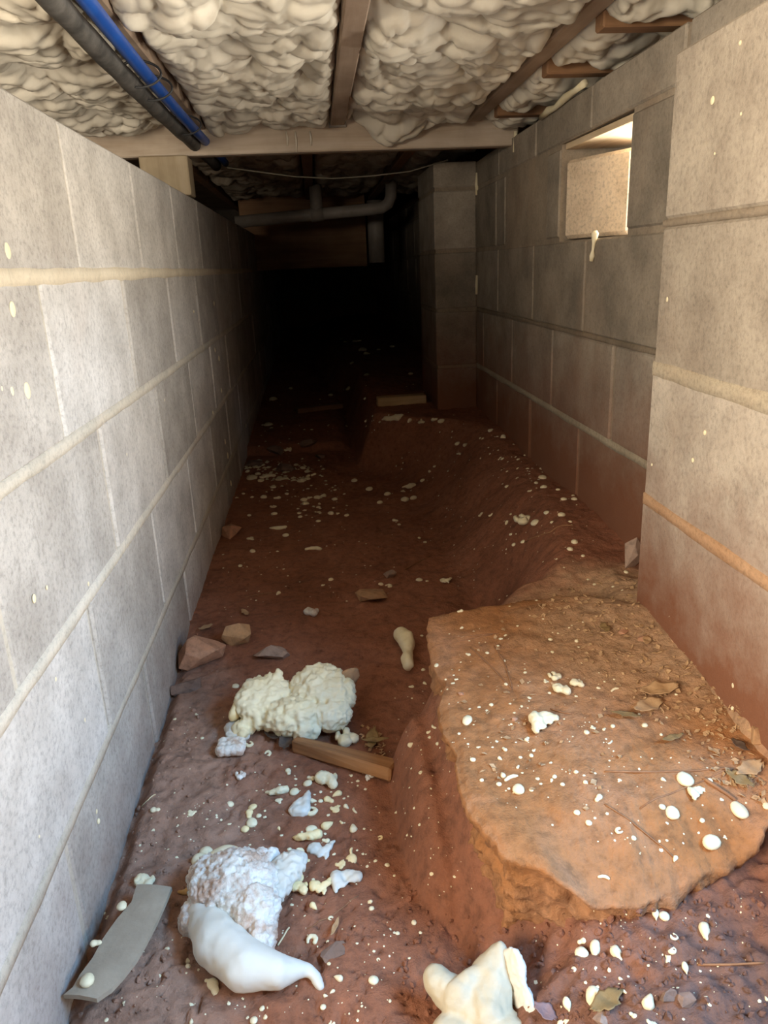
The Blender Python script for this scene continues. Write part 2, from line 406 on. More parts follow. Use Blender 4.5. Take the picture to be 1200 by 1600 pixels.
# right wall
XR = 0.581
ZR = CZ+0.041
RT = ZR+C+0.092
me = bpy.data.meshes.new('wall_right')
bm = bmesh.new()
V0, V1 = 1.45, 1.853
box_bm(bm, XR+0.0035, XR+0.19, 0.695, 7.6, -0.2, ZR-0.004)
box_bm(bm, XR+0.0035, XR+0.19, 0.695, V0-0.004, ZR-0.004, ZR+C+0.004)
box_bm(bm, XR+0.0035, XR+0.19, V1+0.004, 7.6, ZR-0.004, ZR+C+0.004)
box_bm(bm, XR+0.0035, XR+0.19, 0.695, 7.6, ZR+C+0.004, RT-0.01)
box_bm(bm, XR+0.0035, XR+0.19, -0.60, 0.695, -0.2, ZR-2*C-0.004)  # unseen low sill, added to keep warm light off the lower left wall
bm.to_mesh(me); bm.free()
wall_right = tag(link('wall_right', me, M_MORTAR_R), 'brownish concrete block wall with a hole high up, behind the pillar', 'wall', kind='structure')
def lay(parent, z0, z1, ys, xf, side, material, T=0.185, skip=()):
    for i in range(len(ys)-1):
        if i in skip: continue
        add_block(parent, xf, side, *cell(ys[i], ys[i+1], z0, z1), material, T, random.uniform(-.0015, .0015))
def runs(first, lo, hi):
    y = first-BL*math.ceil((first-lo)/BL); r = [lo]
    while y < hi:
        if y > lo+0.04: r.append(y)
        y += BL
    if hi-r[-1] < 0.04: r.pop()
    r.append(hi); return r
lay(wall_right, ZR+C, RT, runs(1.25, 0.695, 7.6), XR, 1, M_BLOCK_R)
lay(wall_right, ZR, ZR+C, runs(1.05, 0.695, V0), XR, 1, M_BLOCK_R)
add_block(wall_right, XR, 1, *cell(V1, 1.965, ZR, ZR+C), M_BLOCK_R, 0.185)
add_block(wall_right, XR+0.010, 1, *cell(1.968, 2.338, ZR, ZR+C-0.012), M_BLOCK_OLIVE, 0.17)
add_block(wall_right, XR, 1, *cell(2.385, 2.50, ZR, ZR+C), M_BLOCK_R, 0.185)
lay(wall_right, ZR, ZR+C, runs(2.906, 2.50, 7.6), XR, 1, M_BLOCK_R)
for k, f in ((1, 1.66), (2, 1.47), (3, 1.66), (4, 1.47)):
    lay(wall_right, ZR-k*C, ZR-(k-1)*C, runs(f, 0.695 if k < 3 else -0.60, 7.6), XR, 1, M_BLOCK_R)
for k in (1, 2): smear_strip('bed_joint', XR, 1.1, 2.8, ZR-k*C, 0.018 if k == 2 else 0.012, M_MORTAR_R if k == 1 else M_MORTAR_PIL, wall_right, 1, 14+k, 0.001)

# near pillar standing against the right wall
XP = 0.494
PY0, PY1 = 0.69, 1.097
me = box_mesh('wall_pillar', XP+0.004, XR+0.002, PY0+0.004, PY1-0.005, -0.2, CZ+0.245)
wall_pillar = tag(link('wall_pillar', me, M_MORTAR_R), 'near block pillar with five stacked blocks against the side wall', 'pillar', kind='structure')
for k in range(6):
    z1 = (CZ+0.252) if k == 0 else ZR-(k-1)*C; z0 = ZR-k*C
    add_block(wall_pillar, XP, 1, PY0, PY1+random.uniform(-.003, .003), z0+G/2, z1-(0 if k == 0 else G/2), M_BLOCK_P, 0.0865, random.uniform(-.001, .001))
smear_strip('bed_joint', XP, PY0, PY1, ZR, 0.010, M_MORTAR_R, wall_pillar, 1, 31, 0.0005)
smear_strip('bed_joint', XP, PY0, PY1, ZR-C, 0.026, M_MORTAR_PIL, wall_pillar, 1, 32, 0.0008)
smear_strip('bed_joint', XP, PY0, PY1, ZR-2*C, 0.020, M_MORTAR_CLAY, wall_pillar, 1, 33, 0.002)

# far pier
FX = 0.430
me = box_mesh('wall_far_pier', FX+0.004, XR, 2.804, 3.2, -0.2, RT-0.02)
wall_far_pier = tag(link('wall_far_pier', me, M_MORTAR_R), 'far block pier jutting into the dim part of the passage', 'pier', kind='structure')
for k in range(6):
    z1 = RT if k == 0 else ZR+C-(k-1)*C; z0 = ZR+C-k*C
    add_block(wall_far_pier, FX, 1, 2.80, 3.206, z0+G/2, z1-G/2, M_BLOCK_R, 0.15)

# far end, outer side and hatch wall behind the viewer
def plain_wall(name, x0, x1, y0, y1, label, z0=-0.3, z1=1.32, m=M_DARKWALL):
    return tag(link(name, box_mesh(name, x0, x1, y0, y1, z0, z1), m), label, 'wall', kind='structure')
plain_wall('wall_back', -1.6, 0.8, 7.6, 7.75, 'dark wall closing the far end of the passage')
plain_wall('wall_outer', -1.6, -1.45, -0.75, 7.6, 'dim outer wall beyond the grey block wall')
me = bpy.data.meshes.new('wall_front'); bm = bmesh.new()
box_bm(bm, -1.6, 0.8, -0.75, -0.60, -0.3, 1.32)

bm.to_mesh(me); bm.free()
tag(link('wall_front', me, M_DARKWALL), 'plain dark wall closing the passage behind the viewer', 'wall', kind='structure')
tag(link('ceiling', box_mesh('ceiling', -1.6, 0.8, -0.75, 7.75, 1.305, 1.34), M_SUBFLOOR), 'plywood subfloor overhead above the joists', 'ceiling', kind='structure')

# ---------------------------------------------------------------- floor
def terrain(X, Y):
    ip = lambda xs, ys: np.interp(Y, xs, ys)
    zl = ip([-1, 0.6, 1.2, 1.4, 2.5, 4, 7.6], [-0.03, -0.015, 0.0, 0.012, 0.018, 0.05, 0.18])
    zr = ip([-1, 0.45, 0.56, 0.72, 0.85, 1.1, 1.3, 1.5, 2.8, 4, 7.6], [0.075, 0.085, 0.094, 0.104, 0.130, 0.165, 0.205, 0.220, 0.226, 0.25, 0.30])
    foot = ip([-1, 0.45, 0.70, 0.75, 0.86, 1.0, 1.14, 1.31, 1.6, 2.0, 2.50, 2.64, 2.80, 4.0, 4.6, 7.6],
              [0.10, 0.10, 0.108, 0.072, 0.060, 0.062, 0.150, 0.26, 0.30, 0.28, 0.26, 0.22, 0.11, 0.10, 0.0, -0.1])
    wid = ip([-1, 0.6, 0.72, 0.8, 1.0, 1.15, 1.3, 1.6, 2.0, 2.55, 2.78, 4, 7.6],
             [0.30, 0.26, 0.13, 0.10, 0.10, 0.16, 0.20, 0.22, 0.28, 0.28, 0.09, 0.10, 0.3])
    wob = 0.015*fbm(X*0+Y*6, X*4, s=3, o=3)
    t = np.clip((X-foot-wob)/wid, 0, 1)
    t = np.where(Y < 1.25, 1-(1-t)**2.2, t*t*(3-2*t))
    z = zl+(zr-zl)*t
    # swale between slab and far bench keeps the passage low
    z = z + 0.06*np.exp(-((Y-1.95)/0.35)**2)*sstep(0.15, 0.45, X)*(-0.3)
    # dirt banked against the pillar and the right wall
    p = sstep(0.445, 0.50, X+0.03*fbm(X*9, Y*9, s=8, o=3))*sstep(0.60, 0.72, Y)*(1-sstep(1.15, 1.35, Y))
    z = z+(0.212+0.012*fbm(X*14, Y*14, s=7, o=3)-z)*p*0.95
    z = z - 0.045*np.exp(-(((X-0.175)/0.055)**2+((Y-0.635)/0.05)**2))
    z = z - 0.032*np.exp(-((X-0.126)/0.017)**2)*sstep(0.62, 0.70, Y)*sstep(1.08, 0.98, Y)
    # low crossways step in the far trench
    z = z + 0.035*sstep(3.05, 3.10, Y)*(1-sstep(0.05, 0.12, X))
    # a hollow scoured out of the bank
    z = z - 0.05*np.exp(-(((X-0.36)/0.07)**2+((Y-1.52)/0.10)**2))
    # surface: clods, ripples, cracks
    n = 0.010*fbm(X*7, Y*7, s=11, o=4)+0.005*fbm(X*30, Y*30, s=12, o=4)
    rough = 0.20+0.80*np.clip(1.7*sstep(0.95, 0.6, Y)*sstep(0.06, 0.18, X)+0.55*sstep(1.5, 0.9, Y)*sstep(0.0, -0.18, X), 0, 1.25)
    f1, f2 = worley(X*34+1.3*fbm(X*20, Y*20, s=21, o=2), Y*34+1.3*fbm(X*20, Y*20, s=22, o=2), s=31)
    n = n + rough*0.010*(0.45-f1) + rough*0.005*fbm(X*70, Y*70, s=13, o=3)
    crk = sstep(0.22, -0.02, X)*sstep(1.6, 1.0, Y)
    g1, g2 = worley(X*17+0.9*fbm(X*25, Y*25, s=41, o=3), Y*17+0.9*fbm(X*25, Y*25, s=42, o=3), s=51)
    gate = sstep(0.0, 0.35, vnoise(X*6, Y*6, s=61))
    n = n - crk*gate*0.008*(1-sstep(0.0, 0.07, g2-g1))
    # soil shrunk away from the left wall
    z = z - 0.02*sstep(0.025, 0.0, X+0.326)*sstep(1.6, 1.2, Y)
    return z+n
xs = np.concatenate([np.linspace(-0.40, 0.62, 256)])
ys = np.concatenate([np.linspace(0.30, 1.6, 340), 1.6*np.exp(np.linspace(0, math.log(7.6/1.6), 420))[1:]])
ys = np.concatenate([np.linspace(-1.05, 0.29, 40), ys])
Xg, Yg = np.meshgrid(xs, ys, indexing='ij')
Zg = terrain(Xg, Yg)
fv = np.stack([Xg.ravel(), Yg.ravel(), Zg.ravel()], -1)
floor_me = mesh_np('floor', fv, grid_faces(len(xs), len(ys)))
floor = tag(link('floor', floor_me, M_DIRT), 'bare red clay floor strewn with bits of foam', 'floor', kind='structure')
tag(link('ground_outside', box_mesh('ground_outside', 0.625, 4.0, -2.5, 0.70, -0.2, 0.06), M_DIRT), 'sunlit clay ground outside the access opening', 'ground', kind='structure')
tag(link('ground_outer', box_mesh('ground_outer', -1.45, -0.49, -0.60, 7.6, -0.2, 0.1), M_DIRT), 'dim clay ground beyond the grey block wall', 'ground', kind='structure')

# ---------------------------------------------------------------- big rock slab
def slab_top(X, Y):
    return CZ-0.600+(Y-0.55)*0.09+(X-0.3)*0.08
out_pts = [(0.150, 1.128), (0.196, 1.142), (0.242, 1.146), (0.326, 1.140), (0.42, 1.13), (0.50, 1.08), (0.53, 0.95), (0.535, 0.80), (0.52, 0.69), (0.47, 0.65), (0.432, 0.624),
           (0.387, 0.618), (0.33, 0.602), (0.29, 0.594), (0.256, 0.594), (0.228, 0.604), (0.205, 0.618), (0.180, 0.628), (0.160, 0.640), (0.150, 0.672), (0.138, 0.700), (0.130, 0.735), (0.134, 0.770), (0.140, 0.80),
           (0.132, 0.850), (0.134, 0.90), (0.150, 0.955), (0.137, 1.005), (0.139, 1.06)]
def closed_resample(pts, n):
    P = np.array(pts+[pts[0]]); d = np.r_[0, np.cumsum(np.hypot(*np.diff(P, axis=0).T))]
    t = np.linspace(0, d[-1], n, endpoint=False)
    return np.stack([np.interp(t, d, P[:, 0]), np.interp(t, d, P[:, 1])], -1)
NA = 520
O = closed_resample(out_pts, NA)
k = np.arange(NA)/NA*60
O = O + 0.0075*np.stack([fbm(O[:, 0]*38, O[:, 1]*38, s=71, g=0.6), fbm(O[:, 0]*38, O[:, 1]*38, s=72, g=0.6)], -1)
cen = np.array([0.34, 0.86])
dirn = (O-cen)/np.linalg.norm(O-cen, axis=1)[:, None]
rings = []
for f in np.r_[np.linspace(0.02, 0.93, 80), 0.95, 0.968, 0.982, 0.992, 1.0]:
    P = cen+(O-cen)*f
    edge = np.linalg.norm(O-cen, axis=1)*(1-f)
    z = slab_top(P[:, 0], P[:, 1])
    z = z+0.007*fbm(P[:, 0]*9, P[:, 1]*9, s=81, o=5)+0.0032*fbm(P[:, 0]*50, P[:, 1]*50, s=82, o=4, g=0.6)
    # shallow bedding ridges near the far corner and a gully on the right
    z = z+0.003*np.abs(fbm(P[:, 0]*10+P[:, 1]*4, P[:, 1]*28, s=83, o=3))*sstep(0.85, 1.05, P[:, 1])
    ang = sstep(0.76, 0.66, P[:, 1])*sstep(0.19, 0.26, P[:, 0])*sstep(0.5, 0.4, P[:, 0])
    z = z-np.maximum(0.004*(1-sstep(0, 0.012, edge)), ang*0.040*np.clip(1-edge/(0.085+0.03*fbm(P[:, 0]*20, P[:, 1]*20, s=85, o=3)), 0, 1)**1.15)
    rings.append(np.c_[P, z])
base = rings[-1]
front = sstep(0.80, 0.64, O[:, 1])
for i, dz in enumerate(np.r_[0.004, 0.010, 0.018, 0.026, np.linspace(0.032, 0.2, 34)]):
    inset = -0.002 + 0.016*sstep(0.004, 0.03, dz)*(0.8+fbm(O[:, 0]*9, O[:, 1]*9, s=91, o=2)) + 0.10*dz
    r3 = (0.014*fbm(O[:, 0]*22, O[:, 1]*22, np.full(NA, dz*45), s=92, o=3, g=0.6)+0.012*fbm(O[:, 0]*75, O[:, 1]*75, np.full(NA, dz*90), s=97, o=4, g=0.6)+0.005*vnoise(O[:, 0]*10, O[:, 1]*10, np.full(NA, dz*120), s=95))*sstep(0, 0.02, dz)
    P = O-dirn*(inset+r3)[:, None]
    rings.append(np.c_[P, base[:, 2]-dz])
RV = np.concatenate([np.array([[cen[0], cen[1], rings[0][:, 2].mean()]])]+rings)
NR = len(rings); F = []
a = np.arange(NA); b2 = (a+1) % NA
F += [(0, 1+int(i), 1+int(j)) for i, j in zip(a, b2)]
for r in range(NR-1):
    o0, o1 = 1+r*NA, 1+(r+1)*NA
    F += list(zip((o0+a).tolist(), (o1+a).tolist(), (o1+b2).tolist(), (o0+b2).tolist()))
F.append(tuple((1+(NR-1)*NA+a).tolist()))
slab_me = mesh_np('rock_slab', RV, F)
bmx = bmesh.new(); bmx.from_mesh(slab_me); bmesh.ops.recalc_face_normals(bmx, faces=bmx.faces); bmx.to_mesh(slab_me); bmx.free()
slab = tag(link('rock_slab', slab_me, M_ROCK), 'huge flat rust-brown rock slab lying at the foot of the near pillar', 'rock')

# surface ray casting so that loose bits rest on the ground
def bvh_of(objs):
    V, Fc, off = [], [], 0
    for o in objs:
        m_ = o.data; mw = o.matrix_basis
        V += [mw @ v.co for v in m_.vertices]
        Fc += [tuple(i+off for i in p.vertices) for p in m_.polygons]; off = len(V)
    return BVHTree.FromPolygons(V, Fc)
GROUND = bvh_of([floor, slab])
def hit(u, v):
    loc, n, i, d = GROUND.ray_cast(CAM, pray(u, v), 20)
    if loc is None: return None
    if n.z < 0: n = -n
    return loc, n, d
def drop_z(x, y):
    loc, n, i, d = GROUND.ray_cast(Vector((x, y, 1.0)), Vector((0, 0, -1)), 3)
    return (loc.z if loc else 0.0), (n if loc else Vector((0, 0, 1)))

# ---------------------------------------------------------------- joists, beam, blocking
JZ0, JZ1 = CZ+0.373, 1.304
def timber(name, x0, x1, y0, y1, z0, z1, m, label, cat, group=None, bev=0.003):
    c = ((x0+x1)/2, (y0+y1)/2, z0)
    o = link(name, box_mesh(name, x0-c[0], x1-c[0], y0-c[1], y1-c[1], 0, z1-z0, bev), m, loc=c)
    return tag(o, label, cat, group, 'structure')
BY = 2.309
timber('ceiling_joist', 0.070, 0.110, -0.60, BY, JZ0, JZ1, M_WOOD_JOIST, 'middle floor joist overhead between two bays of lumpy foam', 'joist')
timber('ceiling_joist', 0.450, 0.490, -0.60, BY, JZ0, JZ1, M_WOOD_JOIST, 'dark floor joist overhead beside the side wall with the hole', 'joist')
timber('ceiling_joist', -0.310, -0.270, -0.60, BY, JZ0, JZ1, M_WOOD_JOIST, 'floor joist overhead directly above the black and blue pipes', 'joist')
timber('ceiling_joist', -0.70, -0.66, -0.60, BY, JZ0, JZ1, M_WOOD_JOIST, 'outermost floor joist beyond the grey block wall', 'joist')
timber('cross_beam', -1.44, 0.60, BY, BY+0.04, CZ+0.310, JZ1, M_WOOD_BEAM, 'pale wooden cross beam closing off the lit foam bays', 'beam')
timber('cross_beam', -1.44, 0.60, BY+0.042, BY+0.08, CZ+0.314, JZ1, M_WOOD_DARK, 'second dark beam board bolted behind the pale cross beam', 'beam')
for i, (yb, lb) in enumerate(((1.36, 'nearest short wood blocking piece above the block wall hole'), (1.67, 'middle short wood blocking piece above the block wall hole'), (2.10, 'farthest short wood blocking piece next to the cross beam'))):
    timber('blocking', 0.490, 0.79, yb, yb+0.04, CZ+0.352, JZ1, M_WOOD_DARK, lb, 'blocking')
for x, jl in ((-0.45, 'pipe-side'), (0.0, 'middle'), (0.36, 'pier-side')):
    timber('ceiling_joist', x-0.02, x+0.02, BY+0.08, 7.6, JZ0, JZ1, M_WOOD_DARK, jl+' dark floor joist in the unlit part behind the cross beam', 'joist', 'unlit joists behind the cross beam')
timber('rim_joist', 0.70, 0.74, 0.695, 7.6, RT-0.012, JZ1, M_WOOD_DARK, 'rim joist standing on top of the side wall behind the foam pads', 'joist')
hanger = link('joist_hanger', box_mesh('joist_hanger', -0.024, 0.024, -0.003, 0.003, -0.004, 0.010, 0.001), M_STEEL, loc=(0.090, BY-0.006, JZ0-0.001))
tag(hanger, 'small steel hanger under the end of the middle joist', 'hanger')
# post standing on the left wall under the beam
timber('support_post', -0.455, -0.325, BY-0.02, BY+0.07, ZL+C, CZ+0.310, M_WOOD_POST, 'pale wooden post standing on the grey wall under the beam', 'post')

# ---------------------------------------------------------------- ceiling foam
def foam_pad(name, x0, x1, y0, y1, zb, label, group=None, m=M_FOAM_CEIL, res=0.0048, amp=1.0, edge=0.03, seed=0, sag=None):
    nx = max(8, int((x1-x0)/res)); ny = max(8, int((y1-y0)/(res*1.15)))
    X, Y = np.meshgrid(np.linspace(x0, x1, nx), np.linspace(y0, y1, ny), indexing='ij')
    wx = X+0.035*fbm(X*9, Y*9, s=seed+1, o=3); wy = Y+0.035*fbm(X*9, Y*9, s=seed+2, o=3)
    def lobes(c, sx, sd):
        f1, f2 = worley(wx/c*sx, wy/c, s=seed+sd)
        return np.sqrt(np.clip(1-(f1/0.80)**2, 0, 1))
    l1, l2, l3 = lobes(0.105, 0.85, 3), lobes(0.046, 0.9, 4), lobes(0.021, 0.9, 5)
    big = fbm(X*6, Y*6, s=seed+6, o=3)
    h = amp*(0.042*l1+0.030*l2*(0.45+0.55*l1)+0.008*l3+0.022*big)
    e = np.minimum(np.minimum(X-x0, x1-X), np.minimum(Y-y0, y1-Y))
    lift = (1-np.clip(e/edge, 0, 1))**2*edge*0.9
    Z = zb-h+lift
    if sag is not None: Z = Z-sag(X, Y)
    # lobes roll over towards the passage mouth, giving folded overhangs
    gy = 0.014*amp*(l2-0.5)*l1+0.008*amp*(l1-0.5); gx = 0.010*amp*(fbm(X*22, Y*22, s=seed+9, o=2))
    k = np.clip(e/0.02, 0, 1)
    Xd, Yd = X+gx*k, Y-gy*k
    Z = np.minimum(Z, 1.30)
    V = np.stack([Xd.ravel(), Yd.ravel(), Z.ravel()], -1)
    F = grid_faces(nx, ny, 0, True)
    # closed sides up to the subfloor
    idx = np.arange(nx*ny).reshape(nx, ny)
    loop = np.concatenate([idx[:, 0], idx[-1, 1:], idx[-2::-1, -1], idx[0, -2:0:-1]])
    T = V[loop].copy(); T[:, 2] = 1.303
    n0 = len(V); V = np.concatenate([V, T])
    a = np.arange(len(loop)); b = (a+1) % len(loop)
    S = np.stack([loop[a], loop[b], n0+b, n0+a], -1)
    me_ = mesh_np(name, V, np.concatenate([F, S]))
    bm_ = bmesh.new(); bm_.from_mesh(me_); bm_.faces.new([bm_.verts[n0+i] for i in range(len(loop))] if False else []) if False else None
    bm_.free()
    o = link(name, me_, m)
    return tag(o, label, 'foam', group)
drip = lambda X, Y: 0.050*np.exp(-(((X-0.245)/0.08)**2+((Y-2.30)/0.09)**2))
foam_pad('spray_foam', -0.268, 0.068, 0.75, BY-0.004, CZ+0.436, 'lumpy spray foam bay between the blue pipe and the middle joist', seed=100)
foam_pad('spray_foam', 0.112, 0.448, 0.75, BY-0.004, CZ+0.434, 'lumpy spray foam bay between the middle and dark joists', seed=200, sag=drip)
foam_pad('spray_foam', -0.658, -0.312, 0.55, BY-0.004, CZ+0.434, 'lumpy spray foam bay above the top of the grey wall', seed=300)
foam_pad('spray_foam', 0.492, 0.70, 1.05, 1.358, CZ+0.430, 'foam pad tucked over the wall top nearest the pillar', seed=400, edge=0.02)
foam_pad('spray_foam', 0.492, 0.70, 1.402, 1.668, CZ+0.430, 'foam pad tucked over the wall top above the hole', seed=500, edge=0.02)
foam_pad('spray_foam', 0.492, 0.70, 1.712, 2.098, CZ+0.430, 'long foam pad over the wall top between two blocking pieces', seed=600, edge=0.02)
foam_pad('spray_foam', 0.492, 0.70, 2.142, BY-0.004, CZ+0.415, 'smallest foam pad in the corner beside the cross beam', seed=700, edge=0.02)
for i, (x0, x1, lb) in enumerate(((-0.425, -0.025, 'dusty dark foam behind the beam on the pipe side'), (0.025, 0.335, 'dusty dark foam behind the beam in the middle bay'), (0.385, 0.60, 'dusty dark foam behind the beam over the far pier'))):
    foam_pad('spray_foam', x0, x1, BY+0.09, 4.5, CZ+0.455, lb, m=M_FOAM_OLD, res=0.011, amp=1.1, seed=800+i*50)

# ---------------------------------------------------------------- pipes and cable
def pipe(name, pts, r, m, label, cat, seg=14):
    p0 = Vector(pts[0])
    return tag(link(name, tube_mesh(name, [Vector(p)-p0 for p in pts], r, seg), m, loc=p0), label, cat)
HP = CZ+0.343
pb = [(-0.306+0.004*math.sin(y*3), y, HP-0.004+0.004*math.sin(y*2.1+1)) for y in np.linspace(-0.60, 2.78, 40)]
black_pipe = pipe('insulated_pipe', pb, [0.0165+0.0010*math.sin(i*2.3) for i in range(40)], M_PIPE_BLACK, 'dusty black insulated pipe running above the grey wall', 'pipe')
pb2 = [(-0.268-0.004*y*0.6+0.004*math.sin(y*2.5+.6), y, HP+0.002+0.003*math.sin(y*2.7)) for y in np.linspace(-0.60, 2.78, 40)]
blue_pipe = pipe('water_pipe', pb2, 0.0115, M_PIPE_BLUE, 'glossy blue plastic water pipe beside the black one', 'pipe')
for yy, tl in ((1.55, 'nearest'), (1.66, 'middle'), (2.05, 'farthest')):
    ce = Vector((-0.286, yy, HP))
    ring = [(ce.x+0.037*math.cos(t), ce.y+0.004*math.sin(2*t), ce.z+0.021*math.sin(t)) for t in np.linspace(0, 2*math.pi, 25)]
    tag(link('pipe_tie', tube_mesh('pipe_tie', [Vector(p)-ce for p in ring], 0.0022, 6, False), M_STRAP, loc=ce), tl+' of three thin black ties round the black and blue pipes', 'tie', 'ties around the two pipes')
# far drain line
dy = 3.9
dpts = [(-0.36, dy, CZ+0.228), (-0.1, dy, CZ+0.243), (0.15, dy, CZ+0.256), (0.28, dy, CZ+0.263), (0.345, dy, CZ+0.268), (0.375, dy, CZ+0.285), (0.39, dy, CZ+0.315), (0.395, dy, CZ+0.39)]
drain = empty('drain_pipe', (0, dy, CZ+0.25)); tag(drain, 'white plastic drain pipe crossing the dark end and turning up', 'pipe')
link('pipe', tube_mesh('pipe', [Vector(p)-Vector((0, dy, CZ+0.25)) for p in dpts], 0.028, 14), M_PVC, drain)
for p, q in (((0.02, 0.0, -0.036+0.0), (0.02, 0.0, 0.036)),):
    link('branch', tube_mesh('branch', [Vector((0.03, 0, 0.0)), Vector((0.03, 0, 0.13))], 0.030, 14), M_PVC, drain)
link('coupling', tube_mesh('coupling', [Vector((0.0, 0, -0.001)), Vector((0.06, 0, 0.0025))], 0.034, 14), M_PVC, drain)
pipe('vent_pipe', [(0.35, 4.4, CZ+0.02), (0.352, 4.4, CZ+0.34)], 0.045, M_PVC, 'upright white plastic pipe beside the far lowered girder', 'pipe')
timber('girder', -0.40, 0.31, 4.6, 4.7, CZ+0.005, 1.304, M_WOOD_DARK, 'brown lowered girder hanging across the dark far end', 'girder')
wp = [at_y(355, 262, 2.5), at_y(400, 268, 2.5), at_y(460, 276, 2.5), at_y(520, 279, 2.5), at_y(580, 275, 2.5), at_y(640, 268, 2.5), at_y(700, 250, 2.5)]
pipe('cable', [tuple(p) for p in wp], 0.0022, M_CABLE, 'thin sagging cable strung just behind the cross beam', 'cable', 6)

# ---------------------------------------------------------------- the hole in the right wall
vb = empty('loose_block', (0.63, 1.752, ZR)); vb.rotation_euler = (0, 0, math.radians(23))
tag(vb, 'tan concrete block pushed askew into the hole in the wall', 'block')
bme = bmesh.new(); box_bm(bme, 0.0, 0.17, -0.103, 0.103, 0.002, 0.172, 0.008)
m_ = bpy.data.meshes.new('body'); bme.to_mesh(m_); bme.free()
link('body', m_, M_BLOCK_TAN, vb)
tag(link('header_board', box_mesh('header_board', -0.085, 0.085, -0.198, 0.198, -0.006, 0.006, 0.001, 0.0008), M_WOOD_LIT, loc=(0.676, 1.652, ZR+C-0.004), rot=(0.012, 0.0, 0)), 'sunlit pale board under the lintel above the loose tan block', 'board')

# ---------------------------------------------------------------- sculpted lumps
def sculpt(prims, voxel, smooth_it=4):
    bm = bmesh.new()
    for c, r, e in prims:
        mx = Matrix.Translation(Vector(c)) @ Euler(e).to_matrix().to_4x4() @ Matrix.Diagonal((*r, 1))
        bmesh.ops.create_icosphere(bm, subdivisions=3, radius=1.0, matrix=mx)
    me = bpy.data.meshes.new('tmp'); bm.to_mesh(me); bm.free()
    o = bpy.data.objects.new('tmp', me); COL.objects.link(o)
    m = o.modifiers.new('r', 'REMESH'); m.mode = 'VOXEL'; m.voxel_size = voxel
    if smooth_it:
        m = o.modifiers.new('s', 'SMOOTH'); m.iterations = smooth_it; m.factor = 0.5
    dg = bpy.context.evaluated_depsgraph_get()
    ev = o.evaluated_get(dg)
    out = bpy.data.meshes.new_from_object(ev)
    bpy.data.objects.remove(o); bpy.data.meshes.remove(me)
    return out
def rough_up(me, amps, seed=0, ridged=False, rid=()):
    n = len(me.vertices)
    co = np.empty(n*3); me.vertices.foreach_get('co', co); co = co.reshape(-1, 3)
    no = np.empty(n*3); me.vertices.foreach_get('normal', no); no = no.reshape(-1, 3)
    d = np.zeros(n)
    for i, (f, a) in enumerate(amps):
        q = fbm(co[:, 0]*f, co[:, 1]*f, co[:, 2]*f, s=seed+i*7, o=3)
        d += a*((1-3.2*np.abs(q)) if ridged or i in rid else q)
    co = co+no*d[:, None]
    me.vertices.foreach_set('co', co.ravel()); smooth(me); me.update()
    return me
def E0(c, r, e=(0, 0, 0)): return (c, r if isinstance(r, tuple) else (r, r, r), e)
def chain(pts):
    out = []
    for (a, ra), (b, rb) in zip(pts[:-1], pts[1:]):
        a, b = Vector(a), Vector(b); n = max(2, int((b-a).length/(0.45*min(ra, rb))))
        for k in range(n+1):
            t = k/n; out.append(E0(tuple(a.lerp(b, t)), ra+(rb-ra)*t))
    return out
def ground_at(u, v):
    h = hit(u, v); return h[0] if h else Vector((0, 2, 0))

# chunk A: two-lobed cream lump
ca = ground_at(462, 1128)
A = [E0((0.046, 0.012, 0.046), (0.058, 0.054, 0.026), (0.62, -0.1, -0.1)), E0((0.046, 0.020, 0.024), (0.048, 0.036, 0.024)), E0((-0.044, 0.008, 0.040), (0.054, 0.050, 0.024), (0.55, 0.15, 0.25)), E0((-0.044, 0.014, 0.022), (0.046, 0.034, 0.022)), E0((0.0, -0.022, 0.030), (0.055, 0.034, 0.030)),
     E0((0.020, -0.045, 0.018), (0.022, 0.020, 0.018)), E0((0.060, -0.025, 0.028), (0.035, 0.026, 0.026)), E0((-0.085, -0.028, 0.016), (0.018, 0.016, 0.014)),
     E0((-0.030, 0.040, 0.066), (0.007, 0.022, 0.008), (0.6, 0, -0.4)), E0((-0.044, 0.040, 0.062), (0.007, 0.022, 0.008), (0.6, 0, -0.1)), E0((-0.058, 0.036, 0.056), (0.007, 0.020, 0.008), (0.6, 0, 0.2)),
     E0((0.048, 0.050, 0.076), (0.020, 0.008, 0.010)), E0((0.030, 0.046, 0.070), (0.012, 0.010, 0.012))]
fa = empty('foam_chunk', (ca.x, ca.y, ca.z-0.004)); tag(fa, 'large two-lobed cream foam chunk lying above the wooden stick', 'foam')
link('core', rough_up(sculpt(A, 0.0026, 3), [(22, 0.004), (55, 0.0036), (130, 0.0020), (320, 0.0010)], 5, rid=(1, 2)), M_FOAM, fa)
link('wing', rough_up(sculpt([E0((-0.090, 0.016, 0.036), (0.013, 0.040, 0.020), (0, 0.3, -0.45))], 0.003), [(50, 0.003)], 6), M_FOAM_Y, fa)
link('stained_flap', rough_up(sculpt([E0((0.096, 0.034, 0.062), (0.020, 0.006, 0.024), (0.2, 0.5, 0.4))], 0.003), [(70, 0.005)], 8), M_STONE_OCHRE, fa)

